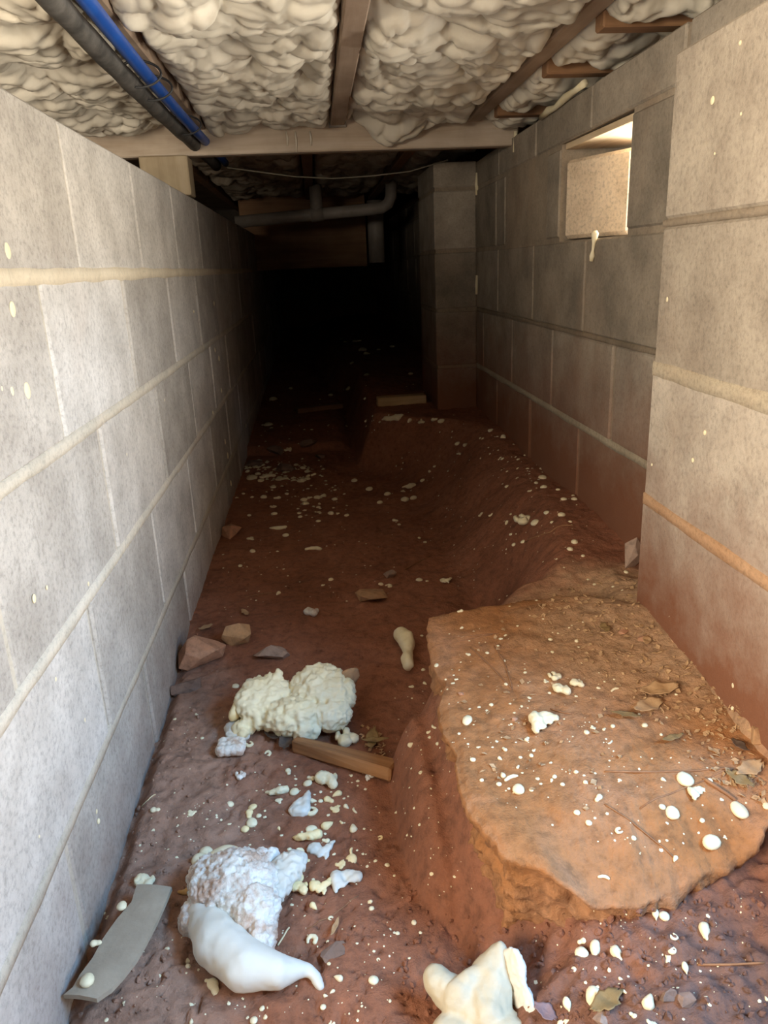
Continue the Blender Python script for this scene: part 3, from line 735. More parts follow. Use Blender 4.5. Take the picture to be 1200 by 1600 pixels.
# chunk B: torn white lump with a smooth curved horn
cb = ground_at(375, 1440)
fb = empty('foam_chunk', (cb.x, cb.y, cb.z-0.004)); tag(fb, 'biggest torn white foam chunk with a smooth curved horn', 'foam')
Bc = [E0((-0.006, 0.022, 0.034), (0.054, 0.052, 0.038)), E0((-0.040, 0.045, 0.026), (0.026, 0.035, 0.026)), E0((0.022, -0.012, 0.034), (0.030, 0.038, 0.030)), E0((0.030, -0.045, 0.026), (0.016, 0.03, 0.022)), E0((-0.048, 0.0, 0.020), (0.020, 0.03, 0.020))]
link('torn_core', rough_up(sculpt(Bc, 0.0024, 2), [(35, 0.006), (85, 0.0030), (220, 0.0022)], 15, rid=(1, 2)), M_FOAM_W, fb)
horn = chain([((-0.040, -0.008, 0.028), 0.022), ((-0.018, -0.050, 0.030), 0.029), ((0.016, -0.084, 0.028), 0.027), ((0.050, -0.094, 0.024), 0.019), ((0.070, -0.090, 0.020), 0.011), ((0.084, -0.086, 0.016), 0.007), ((0.094, -0.094, 0.011), 0.0062), ((0.099, -0.104, 0.007), 0.0058)])
link('smooth_horn', rough_up(sculpt(horn, 0.0024, 22), [(26, 0.004), (80, 0.0010)], 17), M_FOAM_SMOOTH, fb)
lob = [E0((-0.028, 0.082, 0.022), (0.030, 0.024, 0.018), (0, 0, 0.4)), E0((-0.008, 0.074, 0.022), (0.020, 0.020, 0.015)), E0((-0.052, 0.062, 0.016), (0.018, 0.020, 0.014)), E0((-0.058, 0.088, 0.012), (0.014, 0.010, 0.009)), E0((-0.062, 0.104, 0.010), (0.013, 0.012, 0.008))]
link('rounded_lobe', rough_up(sculpt(lob, 0.0024, 4), [(40, 0.002)], 18), M_FOAM_DROP, fb)
rb = [E0((0.058, 0.052, 0.028), (0.018, 0.030, 0.015), (0, 0, -0.7)), E0((0.048, 0.028, 0.026), (0.014, 0.022, 0.015), (0, 0, -0.3))]
link('torn_tab', rough_up(sculpt(rb, 0.0024, 2), [(60, 0.004), (150, 0.0015)], 19, True), M_FOAM_SMOOTH, fb)
rb = [E0((0.024, 0.066, 0.030), (0.010, 0.018, 0.014), (0, 0, -0.1)), E0((0.034, 0.070, 0.028), (0.008, 0.016, 0.012), (0, 0, -0.5))]
link('torn_tab', rough_up(sculpt(rb, 0.002, 2), [(80, 0.004), (220, 0.0015)], 20, True), M_FOAM_W, fb)

# chunk C: folded pale lump at the lower edge
cc = ground_at(752, 1590)
fc = empty('foam_chunk', (cc.x, cc.y, cc.z-0.004)); tag(fc, 'folded pale foam chunk at the bottom edge of the picture', 'foam')
Cc = [E0((-0.012, 0.0, 0.032), (0.030, 0.020, 0.024))] + chain([((-0.010, -0.012, 0.028), 0.024), ((-0.030, 0.008, 0.034), 0.019), ((-0.042, 0.018, 0.040), 0.016)]) + chain([((0.002, -0.014, 0.028), 0.028), ((0.014, 0.010, 0.046), 0.022), ((0.026, 0.026, 0.066), 0.009)]) + [E0((-0.030, -0.030, 0.020), (0.030, 0.026, 0.020)), E0((0.016, -0.038, 0.022), (0.032, 0.028, 0.022)), E0((-0.008, 0.006, 0.042), (0.022, 0.014, 0.022), (0, 0.4, 0.3)), E0((-0.022, -0.004, 0.040), (0.018, 0.016, 0.018), (0, -0.3, 0.4))]
link('folds', rough_up(sculpt(Cc, 0.002, 3), [(40, 0.004), (110, 0.0012)], 25), M_FOAM_BUFF, fc)
Cf = [E0((0.034, 0.006, 0.046), (0.007, 0.022, 0.036), (0, 0.16, 0.45)), E0((0.042, -0.014, 0.030), (0.007, 0.026, 0.028), (0, 0.1, 0.2))]
link('torn_fin', rough_up(sculpt(Cf, 0.002, 2), [(90, 0.003), (260, 0.0016)], 26), M_FOAM_SMOOTH, fc)

def small_foam(u, v, prims, vox, amps, m, label, seed, name='foam_piece', smooth_it=3, sink=0.002):
    c = ground_at(u, v)
    o = link(name, rough_up(sculpt(prims, vox, smooth_it), amps, seed), m, loc=(c.x, c.y, c.z-sink))
    return tag(o, label, 'foam')
# worm-like piece by the far corner of the slab
wm = chain([((-0.004, 0.030, 0.022), 0.016), ((0.004, 0.016, 0.020), 0.018), ((0.006, -0.006, 0.016), 0.015), ((0.004, -0.030, 0.012), 0.010), ((0.0, -0.052, 0.010), 0.013), ((-0.001, -0.070, 0.008), 0.012)])
small_foam(632, 1016, wm, 0.0025, [(60, 0.003)], M_FOAM_DROP, 'grub-shaped pale foam piece beside the slab\'s far corner', 30)
# two-part torn piece left of chunk A
tp = empty('foam_piece', tuple(ground_at(362, 1172))); tag(tp, 'white torn foam piece with a square tan-stained end', 'foam')
link('torn_end', rough_up(sculpt([E0((0.004, 0.036, 0.014), (0.019, 0.026, 0.014)), E0((0.010, 0.052, 0.014), (0.012, 0.014, 0.012)), E0((0.014, 0.022, 0.012), (0.016, 0.010, 0.010))], 0.0018, 2), [(70, 0.004), (200, 0.002)], 32), M_FOAM_SMOOTH, tp)
bx_ = [E0((x, y, 0.010), (0.010, 0.011, 0.010)) for x in (-0.014, -0.004, 0.006, 0.015) for y in (-0.014, -0.004, 0.006)]
link('square_end', rough_up(sculpt(bx_, 0.0018, 2), [(80, 0.003), (260, 0.0012)], 33), M_FOAM_W, tp)

# individually shaped flakes between the two large chunks
def flake(u, v, w, shape, m, label, seed):
    sc = w
    P = {'tri': chain([((-0.25, -0.30, 0.14), 0.16), ((0.15, -0.28, 0.15), 0.18), ((0.12, 0.05, 0.18), 0.15), ((0.22, 0.50, 0.22), 0.05)]) + chain([((-0.3, -0.2, .13), .13), ((0.0, 0.1, .16), .13)]),
         'heart': [E0((-0.1, 0.1, 0.2), (0.34, 0.36, 0.2)), E0((0.2, -0.2, 0.2), (0.22, 0.34, 0.2), (0, 0, 0.4)), E0((0.34, 0.16, 0.15), (0.12, 0.18, 0.12))],
         'knob': [E0((-0.3, 0.2, 0.2), (0.12, 0.26, 0.15)), E0((0.05, 0.3, 0.22), (0.12, 0.22, 0.14)), E0((0.26, 0.02, 0.2), (0.2, 0.26, 0.16)), E0((-0.06, -0.16, 0.2), (0.24, 0.26, 0.18)), E0((0.0, 0.5, 0.2), (0.1, 0.12, 0.1))],
         'fan': [E0((-0.25, 0.0, 0.16), (0.24, 0.22, 0.14), (0, 0, 0.3)), E0((0.12, -0.06, 0.16), (0.30, 0.14, 0.10), (0, 0, 0.5)), E0((0.34, 0.16, 0.18), (0.18, 0.09, 0.07), (0, 0, 0.7)), E0((0.14, -0.34, 0.12), (0.10, 0.20, 0.07), (0, 0, -0.3)), E0((-0.1, -0.24, 0.12), (0.12, 0.16, 0.08))],
         'claw': [E0((-0.2, 0.05, 0.18), (0.2, 0.34, 0.16)), E0((0.12, 0.2, 0.18), (0.3, 0.15, 0.12)), E0((0.40, 0.12, 0.16), (0.12, 0.16, 0.1)), E0((-0.26, -0.26, 0.12), (0.11, 0.20, 0.09)), E0((-0.08, -0.16, 0.14), (0.16, 0.16, 0.10), (0, 0, 0.3)), E0((0.20, 0.02, 0.14), (0.14, 0.14, 0.08), (0, 0, 0.4))],
         'comma': chain([((-0.5, 0.10, 0.07), 0.05), ((-0.25, 0.0, 0.12), 0.12), ((0.1, -0.02, 0.15), 0.19), ((0.34, 0.06, 0.15), 0.16)])}[shape]
    P = [(tuple(Vector(c)*sc), tuple(Vector(r)*sc), e) for c, r, e in P]
    return small_foam(u, v, P, sc*0.045, [(2.4/sc, 0.09*sc), (6/sc, 0.05*sc), (14/sc, 0.02*sc)], m, label, seed, sink=0.02*sc)
flake(472, 1262, 0.046, 'tri', M_FOAM_SMOOTH, 'pointed shark-fin foam flake standing between the large chunks', 40)
flake(510, 1223, 0.040, 'heart', M_FOAM_DROP, 'heart-shaped cream foam lump touching the wooden stick', 41)
flake(541, 1160, 0.046, 'knob', M_FOAM_DROP, 'knobbly cream foam piece behind the wooden stick', 42)
flake(504, 1330, 0.042, 'fan', M_FOAM_SMOOTH, 'fan-shaped torn foam flake above the claw-like one', 43)
flake(538, 1380, 0.044, 'claw', M_FOAM_SMOOTH, 'claw-shaped ragged white foam flake on the open clay', 44)
flake(481, 1311, 0.042, 'comma', M_FOAM_Y, 'comma-shaped yellow foam bit with a pointed tail', 45)
flake(434, 1240, 0.036, 'comma', M_FOAM_DROP, 'flat clay-stained foam flake left of the shark-fin one', 46)
flake(502, 1386, 0.032, 'fan', M_FOAM_Y, 'yellow pitted foam flake left of the claw-shaped one', 47)
flake(467, 1390, 0.026, 'heart', M_FOAM_Y, 'brown-edged foam flake beside the torn tab of the biggest chunk', 48)
flake(848, 1134, 0.046, 'claw', M_FOAM_DROP, 'largest ragged foam flake on top of the rock slab', 49)
flake(877, 1081, 0.026, 'heart', M_FOAM_DROP, 'round cream foam lump on the slab below two curled ones', 50)
flake(867, 1061, 0.022, 'knob', M_FOAM_DROP, 'curled foam flake nearest the slab\'s middle crack', 51)
flake(901, 1071, 0.020, 'heart', M_FOAM_DROP, 'upright curled foam flake on the slab beside a round lump', 52)
flake(1088, 1242, 0.024, 'claw', M_FOAM_DROP, 'star-shaped foam flake between large drops on the slab', 53)
flake(577, 1216, 0.016, 'claw', M_FOAM_SMOOTH, 'tiny white shred of foam under the wooden stick', 54)
flake(376, 1215, 0.020, 'knob', M_FOAM_W, 'dirty pinkish foam crumb below the square-ended piece', 55)
flake(292, 1395, 0.022, 'comma', M_FOAM_ORANGE, 'orange foam bit touching the biggest foam chunk', 56)
flake(226, 1383, 0.030, 'heart', M_FOAM_DROP, 'round foam lump with a tail on the top of the grey strip', 57)
flake(818, 818, 0.050, 'knob', M_FOAM_DROP, 'clustered yellow foam lump on the bank in the dim middle', 58)
flake(697, 909, 0.034, 'fan', M_FOAM_DROP, 'broken white foam cluster on dim clay behind the slab', 59)
flake(486, 960, 0.036, 'heart', M_FOAM_W, 'white foam lump with a brown top on the dim trench floor', 60)
flake(640, 762, 0.046, 'comma', M_FOAM_DROP, 'elongated foam lump on the clay below the far bench', 61)
flake(616, 657, 0.085, 'comma', M_FOAM_DROP, 'long pale foam flake in front of the far wood offcut', 62)

# ---------------------------------------------------------------- small drops
def unit(prims, vox, amps, seed, sm=2):
    return rough_up(sculpt(prims, vox, sm), amps, seed)
UNITS = {
 'dome': [unit([E0((0, 0, 0.12), (0.5, 0.5, 0.30))], 0.13, [(2, 0.06), (5, 0.02)], s) for s in (1, 2, 3)],
 'double': [unit([E0((-0.2, 0.02, 0.12), (0.32, 0.34, 0.26)), E0((0.24, 0.05, 0.10), (0.26, 0.26, 0.22))], 0.11, [(3, 0.05)], 4), unit([E0((0, -0.2, 0.14), (0.34, 0.34, 0.28)), E0((0.05, 0.26, 0.12), (0.24, 0.24, 0.22))], 0.11, [(3, 0.05)], 5)],
 'tear': [unit(chain([((-0.12, -0.05, 0.14), 0.32), ((0.16, 0.05, 0.12), 0.22), ((0.44, 0.16, 0.08), 0.09)]), 0.1, [(3, 0.04)], 6)],
 'mush': [unit([E0((0, 0.10, 0.20), (0.36, 0.38, 0.34)), E0((0.04, -0.34, 0.10), (0.12, 0.20, 0.12)), E0((-0.12, -0.28, 0.10), (0.08, 0.14, 0.1))], 0.09, [(3, 0.05)], 7), unit([E0((-0.04, 0.06, 0.22), (0.38, 0.42, 0.34)), E0((-0.02, -0.40, 0.10), (0.10, 0.16, 0.1))], 0.09, [(3, 0.05)], 8)],
 'flake': [unit([E0((-0.14, 0, 0.1), (0.34, 0.3, 0.14), (0, 0.2, 0.3)), E0((0.2, 0.14, 0.1), (0.26, 0.2, 0.12), (0.2, 0, 0.6)), E0((0.1, -0.24, 0.08), (0.16, 0.24, 0.1))], 0.09, [(4, 0.12), (9, 0.05)], s) for s in (9, 10)],
 'curl': [unit(chain([((0.3*math.cos(t), 0.3*math.sin(t), 0.14), 0.17 if t < 3 else 0.12) for t in (-0.6, 0.3, 1.2, 2.1, 3.0, 3.9)]), 0.09, [(3, 0.03)], 11)],
 'worm': [unit(chain([((-0.42, -0.03, 0.12), 0.14), ((-0.1, 0.06, 0.14), 0.15), ((0.2, 0.05, 0.14), 0.15), ((0.42, -0.06, 0.12), 0.14)]), 0.09, [(3, 0.04)], 12)],
}
drop_mats = [M_FOAM_DROP, M_FOAM_DROP, M_FOAM_Y, M_FOAM]
_umesh = {}
def unit_mesh(kind, i, m):
    k = (kind, i, m.name)
    if k not in _umesh:
        me = UNITS[kind][i].copy(); me.materials.clear(); me.materials.append(m); _umesh[k] = me
    return _umesh[k]
rng = random.Random(11)
# wording for the loose drops: shape, surface, closest landmark
SHAPE = {'dome': 'round', 'double': 'two-lobed', 'tear': 'teardrop-shaped', 'mush': 'stalked', 'flake': 'ragged', 'curl': 'curled', 'worm': 'elongated'}
REG = {
 'slab': ('foam drop on the slab', 'foam drops on the rock slab', [((680, 985), 'at its far corner'), ((760, 960), 'along its far edge'), ((800, 1060), 'by the joined brown needles'), ((880, 1070), 'by the curled flakes'), ((848, 1134), 'by the largest ragged flake'), ((1020, 1095), 'by the two tan leaves'), ((1140, 1100), 'at the pillar foot'),
   ((730, 1130), 'on its bank-side edge'), ((800, 1205), 'around the cream double lump'), ((900, 1220), 'between double lump and long needle'), ((1020, 1205), 'beside the long needle'), ((1090, 1260), 'around the star-shaped flake'), ((1170, 1230), 'in the leaf litter'), ((950, 1300), 'on its near slope'), ((1110, 1310), 'on its near right corner')]),
 'flank': ('foam drop on the clay bank', 'foam drops on the bank beside the slab', [((665, 1050), 'below the slab far corner'), ((660, 1140), 'behind the stick end'), ((650, 1230), 'level with the stick'), ((660, 1320), 'on the lower bank'), ((660, 1450), 'at the bank foot')]),
 'front': ('foam drop on clay before the slab', 'foam drops in front of the slab', [((1030, 1430), 'under the slab edge'), ((1100, 1450), 'near the pine needle'), ((930, 1480), 'in the row of three'), ((930, 1540), 'behind the purplish leaf'), ((1020, 1560), 'by the clay lumps'), ((880, 1590), 'by the folded chunk'), ((1180, 1560), 'at the corner')]),
 'left': ('foam drop on cracked clay', 'foam drops by the grey wall', [((280, 1150), 'below the buried stone'), ((250, 1265), 'by the pale straw'), ((330, 1340), 'behind the biggest chunk'), ((300, 1440), 'left of the biggest chunk'), ((330, 1540), 'below the biggest chunk'), ((200, 1580), 'beyond the grey strip end'), ((385, 1080), 'by the two-lobed chunk'), ((390, 1165), 'by the square-ended piece')]),
 'mid': ('foam drop', 'foam drops below the wooden stick', [((450, 1205), 'by the stick tip'), ((500, 1225), 'beside the heart-shaped lump'), ((560, 1225), 'along the stick underside'), ((525, 1260), 'between heart lump and comma bit'), ((465, 1255), 'beside the shark-fin flake'), ((395, 1275), 'in the row left of the shark-fin'), ((500, 1300), 'around the comma bit'), ((560, 1300), 'on bare clay right of the comma bit'), ((460, 1340), 'between fan flake and biggest chunk'), ((540, 1345), 'above the claw flake'), ((480, 1390), 'below the fan flake'), ((600, 1350), 'at the foot of the bank')]),
 'near': ('foam drop', 'foam drops right of the biggest chunk', [((500, 1430), 'below the claw flake'), ((500, 1470), 'by the flat dark chip'), ((585, 1415), 'above the bank foot'), ((610, 1455), 'by the bank foot'), ((530, 1530), 'below the horn tip'), ((600, 1540), 'on clay left of the folded chunk'), ((410, 1590), 'at the bottom edge')]),
 'trench': ('foam crumb on the dim trench floor', 'foam crumbs on the trench floor', [((390, 740), 'in the heap by the wall'), ((440, 740), 'in the middle of the heap'), ((480, 745), 'at the heap end'), ((410, 775), 'in front of the heap'), ((490, 785), 'in the dense patch'), ((540, 800), 'at the patch edge'), ((600, 770), 'between patch and bench'), ((640, 770), 'by the elongated lump'), ((440, 825), 'before the patch'), ((390, 850), 'by the brick lump'), ((600, 910), 'by the flat ochre stone'), ((440, 925), 'by the thin twig'), ((650, 840), 'on the open floor')]),
 'bank': ('foam crumb on the dim bank', 'foam crumbs on the dim bank', [((730, 640), 'by the far pier'), ((780, 680), 'below the side wall joint'), ((720, 700), 'beside the bench'), ((830, 710), 'at the wall foot'), ((850, 750), 'in the row up the wall'), ((890, 780), 'in the wall shade'), ((820, 815), 'around the clustered lump'), ((760, 805), 'left of the clustered lump'), ((900, 850), 'near the pointed stone'), ((820, 840), 'along the root'), ((930, 910), 'on the litter edge'), ((800, 930), 'behind the slab')]),
 'far': ('foam crumb in the far dark', 'foam crumbs at the far bench', [((560, 540), 'beyond everything'), ((600, 660), 'before the wood offcut'), ((680, 655), 'right of the offcut'), ((600, 622), 'behind the offcut'), ((680, 615), 'near the far pier'), ((420, 665), 'by the wall'), ((480, 670), 'near the broken board'), ((540, 600), 'on the far channel edge')]),
}
LET = {}
raw = []          # (u, v, w, h, kind, region)
def add(region, ox, oy, s, items):
    for it in items:
        x, y, w = it[:3]; h = it[3] if len(it) > 3 and not isinstance(it[3], str) else None
        kd = [q for q in it[3:] if isinstance(q, str)]
        raw.append((ox+x/s, oy+y/s, w/s, h/s if h else None, kd[0] if kd else None, region))
add('slab', 640, 940, 4, [(325,162,28),(600,208,22),(570,230,24),(552,274,20),(880,234,30),(1045,242,36),(1055,282,16),(485,318,26),(892,312,22),(365,326,36,'double'),(675,150,18),(928,196,16),(592,368,18),(722,440,24),(720,420,14),
 (292,484,26),(272,508,24),(226,484,18),(238,546,18),(276,458,16),(602,514,26),(875,568,24),(1040,588,24),(1180,538,28),(748,598,24),(510,642,30),(434,656,24),(482,678,22),(376,668,16),(628,636,16),(700,652,18),(655,692,22),(635,764,16),
 (360,736,66,82,'dome'),(400,768,14),(310,822,24),(344,854,12),(365,888,16),(428,908,18),(545,872,22),(592,920,40,'double'),(490,846,14),(518,908,18),(564,978,36,'tear'),(395,985,38),(736,856,46,'double'),(664,878,12),(775,928,22),(760,960,30),(692,972,26),(882,1004,24),
 (676,1030,30),(704,1068,20),(450,1114,28),(558,1138,36),(620,1166,20),(602,1180,14),(1040,1062,30),(1090,1084,18),(1098,1126,30),(1160,1070,18),(1156,1136,18),(955,1140,30),(905,1092,32),(885,1116,30),(820,1136,22),(800,1104,24,'flake'),(760,1174,30),(1106,814,38),(1145,784,40,'flake'),
 (966,732,14),(1170,750,14),(1020,842,12),(835,106,14),(625,28,16),(315,56,40),(680,1168,78,'dome'),(582,1080,52),(632,1094,84,50,'worm'),(850,494,44,'flake')])
add('slab', 900, 940, 4, [(142,538,24),(240,545,52,30,'worm'),(178,498,18),(238,484,16),(430,770,38),(532,828,30,'tear'),(230,776,30),(175,795,28),(104,782,40,'flake'),(66,814,38),(215,876,40,'worm'),(626,578,22),(902,596,26),(932,610,20),(988,660,38),(1060,1005,28),(1056,1026,20),(1085,1082,36,'tear'),(545,1110,36),(682,1104,100,76,'dome'),(272,1114,32,'flake'),(835,1115,36)])
add('slab', 900, 1200, 4, [(910,194,24),(1020,258,92,84,'dome'),(1192,235,44),(538,240,40),(602,275,82,66,'dome'),(788,325,30),(845,455,104,66,'dome'),(932,430,28),(140,185,60,'double'),(80,340,40),(270,388,56,'curl'),(360,435,32),(568,450,18),(532,510,24),(620,562,44,'tear'),(172,676,64,40,'worm'),(242,450,16),(195,282,22),(118,310,18),(5,275,40)])
add('front', 900, 1200, 4, [(500,912,46,80,'mush'),(552,922,58),(610,1050,56,'curl'),(600,1135,48),(574,1185,56),(803,1015,78,124,'mush'),(825,922,20),(870,975,30,'flake'),(282,988,12),(38,1080,52,'double'),(35,1150,76),(120,1130,78,116,'mush'),(255,1156,84,96,'mush'),(292,1114,14)])
add('front', 800, 1380, 3, [(290,402,24),(392,395,16,40,'worm'),(342,430,18),(346,464,16),(457,404,16),(434,442,14),(508,446,20),(530,508,22),(400,486,18),(382,525,64,80,'dome'),(262,565,44,60,'mush'),(245,640,60,'flake'),(640,550,74,66,'tear'),(567,618,34),(652,655,50),(812,394,32,56,'mush'),(910,534,16),(925,566,18),(778,490,14),(640,384,12),(882,410,12),(112,462,18),(804,636,12),(515,200,10),(1160,550,16),(1192,540,20)])
add('flank', 600, 1200, 4, [(228,26,28,'curl'),(78,274,28),(190,246,22),(224,350,24,'tear'),(146,416,20),(172,424,14),(190,515,12),(298,656,24),(440,676,20),(160,120,16,'worm'),(228,1026,14)])
add('flank', 640, 940, 4, [(85,424,30),(95,508,32),(10,530,34),(15,602,14),(155,780,52,'worm'),(122,812,34),(126,845,24),(176,885,30),(10,890,50,'tear'),(68,1066,34,'curl'),(12,1040,18),(76,210,24),(168,396,32)])
add('left', 0, 900, 2.287, [(625,510,12),(703,494,14),(722,578,14),(556,833,34,'double'),(685,843,40,'flake'),(548,907,14),(823,813,24),(790,870,10),(820,885,12),(740,868,10),(736,982,46),(685,1213,28),(770,1296,42),(671,1374,20),(672,1393,18),(790,1380,22),(838,1364,18),(762,1466,56,'double'),(742,1443,18),(855,1468,28),(684,1533,20),(598,1330,16),(570,1426,12),(684,1590,18),(818,1526,12),
 (443,1522,12),(380,1586,14),(371,1205,14),(384,1218,16,'curl'),(842,392,28),(891,373,30,'curl'),(850,470,34),(892,598,34,'curl'),(957,632,30,'curl')])
add('near', 0, 900, 2.287, [(937,1544,18),(885,1577,12),(907,1586,24),(950,1574,18)])
add('mid', 380, 1180, 5, [(350,125,70,'double'),(410,183,24),(410,232,22),(530,172,72),(505,215,74),(845,157,24),(895,198,30),(895,236,18),(955,263,30),(820,320,24),(788,335,24),(735,298,80,'tear'),(670,346,86),(605,355,40),(546,352,60,'tear'),(720,410,100,'flake'),(805,398,56,'tear'),(870,428,60,'worm'),(665,465,28),(535,428,110,'curl'),(605,283,28),(400,280,76),(280,348,70,'flake'),
 (75,400,70),(50,455,84),(68,522,86),(15,572,64),(122,470,42),(170,480,30),(170,432,20),(280,570,38),(300,623,28),(535,577,92),(655,540,104,'tear'),(765,522,36),(638,610,30),(645,660,62,'double'),(860,565,92,'tear'),(945,573,22),(1070,640,50,'curl'),(360,733,38),(440,755,92,'curl'),(385,790,72),(505,820,34),(710,770,24),(845,750,70,'worm'),(890,740,20),(935,768,26),(845,808,92),(762,848,94),(970,865,28),(1033,822,28),(1125,855,40),(1180,938,24),
 (440,955,76),(503,950,26),(548,968,24),(380,1165,30),(548,1172,72),(645,1160,20),(990,1143,34),(52,698,22),(58,733,22),(160,657,12)])
add('near', 480, 1380, 5.454, [(158,175,22),(200,296,50,'curl'),(40,475,110,'curl'),(176,496,34),(88,538,16),(536,156,44),(548,212,46),(708,388,36),(655,438,18),(745,418,30),(770,424,36),(910,332,44),(965,418,24),(425,510,26),(568,576,26),(606,650,36,'curl'),(185,682,30),(268,802,80),(565,820,80),(215,920,44,'tear'),(155,956,40),(135,1052,46),(705,1000,28),(870,636,24),(1072,762,18),(215,1180,60,'flake'),(430,1165,24),(462,178,16)])
add('trench', 340, 600, 3.333, [(590,1016,30),(550,1046,24),(316,1088,34,'tear'),(890,1048,46,'curl'),(850,1040,30),(500,852,80,'worm'),(315,744,86,'worm'),(355,785,36),(172,800,50,'flake'),(182,868,34),(312,870,16),(118,945,24),(200,1125,12),(525,712,30),(672,682,28),(626,670,28),(590,670,36),(430,690,26),(462,682,14),(425,670,24),(453,655,26),(418,648,18),(500,636,24),(525,640,26),(530,622,24),(458,620,44),(450,600,40),(480,590,30),(520,588,40),(550,580,40),(610,598,34),
 (845,614,34),(885,570,40),(790,544,42),(712,500,36),(965,555,34),(1068,500,30),(1130,428,20),(975,598,50),(1020,590,40),(925,708,34),(945,730,20),(1050,800,20),(1080,822,20),(240,586,40),(310,590,40),(360,570,24),(290,534,34),(336,530,18),(180,588,20),(134,570,20),(100,590,18),(70,592,16),(290,635,40,'curl'),(295,674,36),(165,682,24),(370,335,50,'flake'),(1050,1018,40),(1090,1024,16),
 (155,455,24),(210,466,34),(235,420,28),(180,485,60),(260,475,80,'worm'),(330,485,80,'flake'),(440,500,60,'curl'),(465,490,30),(410,420,30),(445,435,30),(470,440,24),(500,470,30),(535,474,18),(225,500,36)])
add('far', 340, 600, 3.333, [(775,188,26),(845,195,16),(808,165,18),(775,218,18),(1000,188,36),(1060,190,50),(1130,182,36),(1165,190,40),(1108,52,34),(1020,76,20),(768,74,20),(885,72,24),(670,218,18),(490,236,18),(452,236,16),(280,228,20),(335,218,18),(265,210,50),(235,212,20),(250,298,16)])
add('far', 300, 200, 2.4, [(575,800,24),(615,795,40,'flake'),(640,830,34),(655,845,28),(750,818,20),(600,880,18),(590,970,36,'flake'),(655,925,24),(820,920,20),(875,915,18),(700,830,16),(560,790,16),(370,975,18),(305,1015,34),(520,1000,20)])
add('bank', 640, 600, 3.158, [(104,48,30),(290,108,38),(335,72,16),(330,90,16),(400,226,34),(464,260,44,'tear'),(236,292,30),(276,298,32),(245,342,40,'worm'),(125,404,18),(100,430,22),(190,428,16),(586,330,54,'flake'),(570,352,20),(680,380,20),(658,416,40),(655,458,44),(624,486,22),(662,506,36),(760,566,32),(812,566,34),(806,548,16),(732,520,24),(480,504,24),(460,492,14),(352,642,36),(402,644,30),(676,632,34),(750,642,42),(480,682,32),
 (620,680,50),(500,640,18),(702,680,20),(793,678,20),(560,776,28),(515,790,26),(500,740,20),(526,738,14),(814,776,38),(792,812,34),(856,846,22),(1068,926,26),(880,962,16),(912,986,18),(1004,998,18),(1050,1016,14),(726,862,12),(762,904,12),(660,876,12),(444,1062,12),(482,1044,14),(626,1066,16)])
raw.sort(key=lambda t: -t[2])
speckV, speckF = [], []
_oct = [(1, 0, 0), (-1, 0, 0), (0, 1, 0), (0, -1, 0), (0, 0, 1), (0.7, 0.7, 0.35), (-0.7, 0.7, 0.35), (0.7, -0.7, 0.35), (-0.7, -0.7, 0.35)]
_octf = [(4, 0, 5), (4, 5, 2), (4, 2, 6), (4, 6, 1), (4, 1, 8), (4, 8, 3), (4, 3, 7), (4, 7, 0)]
def speck(loc, n, r):
    q = n.to_track_quat('Z', 'Y').to_matrix()
    b = len(speckV); a = rng.uniform(0, 6.28); ca_, sa_ = math.cos(a), math.sin(a); ex = rng.uniform(0.7, 1.3)
    for x, y, z in _oct:
        x *= ex
        p = Vector((x*ca_-y*sa_, x*sa_+y*ca_, z*0.7-0.1))*r
        speckV.append(tuple(loc+q @ p))
    speckF.extend([tuple(i+b for i in f) for f in _octf])
count = {}
for idx, (u, v, w, h, kd, rg) in enumerate(raw):
    if v > 1600: continue
    hh = hit(u, v+w*0.12)
    if hh is None: continue
    loc, n, dist = hh
    n = (n+Vector((0, 0, 1.2))).normalized()
    size = w*dist/FPX
    if idx >= 300:
        speck(loc, n, size*0.5); continue
    if kd is None:
        kd = rng.choices(['dome', 'double', 'tear', 'flake'], [0.72, 0.12, 0.1, 0.06])[0]
    i = rng.randrange(len(UNITS[kd]))
    m = M_FOAM_DROP if rg in ('slab', 'front', 'flank') else rng.choice([M_FOAM_DROP, M_FOAM_Y] if rg == 'mid' else [M_FOAM_DROP, M_FOAM_DROP, M_FOAM])
    o = bpy.data.objects.new('foam_drop', unit_mesh(kd, i, m)); COL.objects.link(o)
    q = n.to_track_quat('Z', 'Y')
    yaw = rng.uniform(-0.4, 0.4) if kd in ('mush', 'worm', 'dome') and h else rng.uniform(0, 6.28)
    o.rotation_mode = 'QUATERNION'
    xax = (Vector((1, 0, 0))-n*n.x).normalized(); yax = n.cross(xax)
    R = Matrix((xax, yax, n)).transposed() @ Euler((0, 0, yaw)).to_matrix()
    o.rotation_quaternion = R.to_quaternion()
    sy = 1.0
    if h and kd in ('dome', 'mush'):
        sy = max(0.7, min(1.45, (h/w)*(1.35 if kd == 'dome' else 1.0)))
    zs = 0.95 if rg == 'front' else 0.9
    if kd == 'worm': sy = 1.0
    o.scale = (size*rng.uniform(0.95, 1.05), size*sy, size*zs)
    o.location = loc-n*size*0.06
    lm = min(REG[rg][2], key=lambda q: (q[0][0]-u)**2+(q[0][1]-v)**2*1.5)[1]
    sz = 'large' if w > 17 else 'mid-sized' if w > 9.5 else 'small' if w > 6.5 else 'tiny'
    tag(o, sz+' '+SHAPE[kd]+' '+REG[rg][0]+' '+lm, 'foam', REG[rg][1])
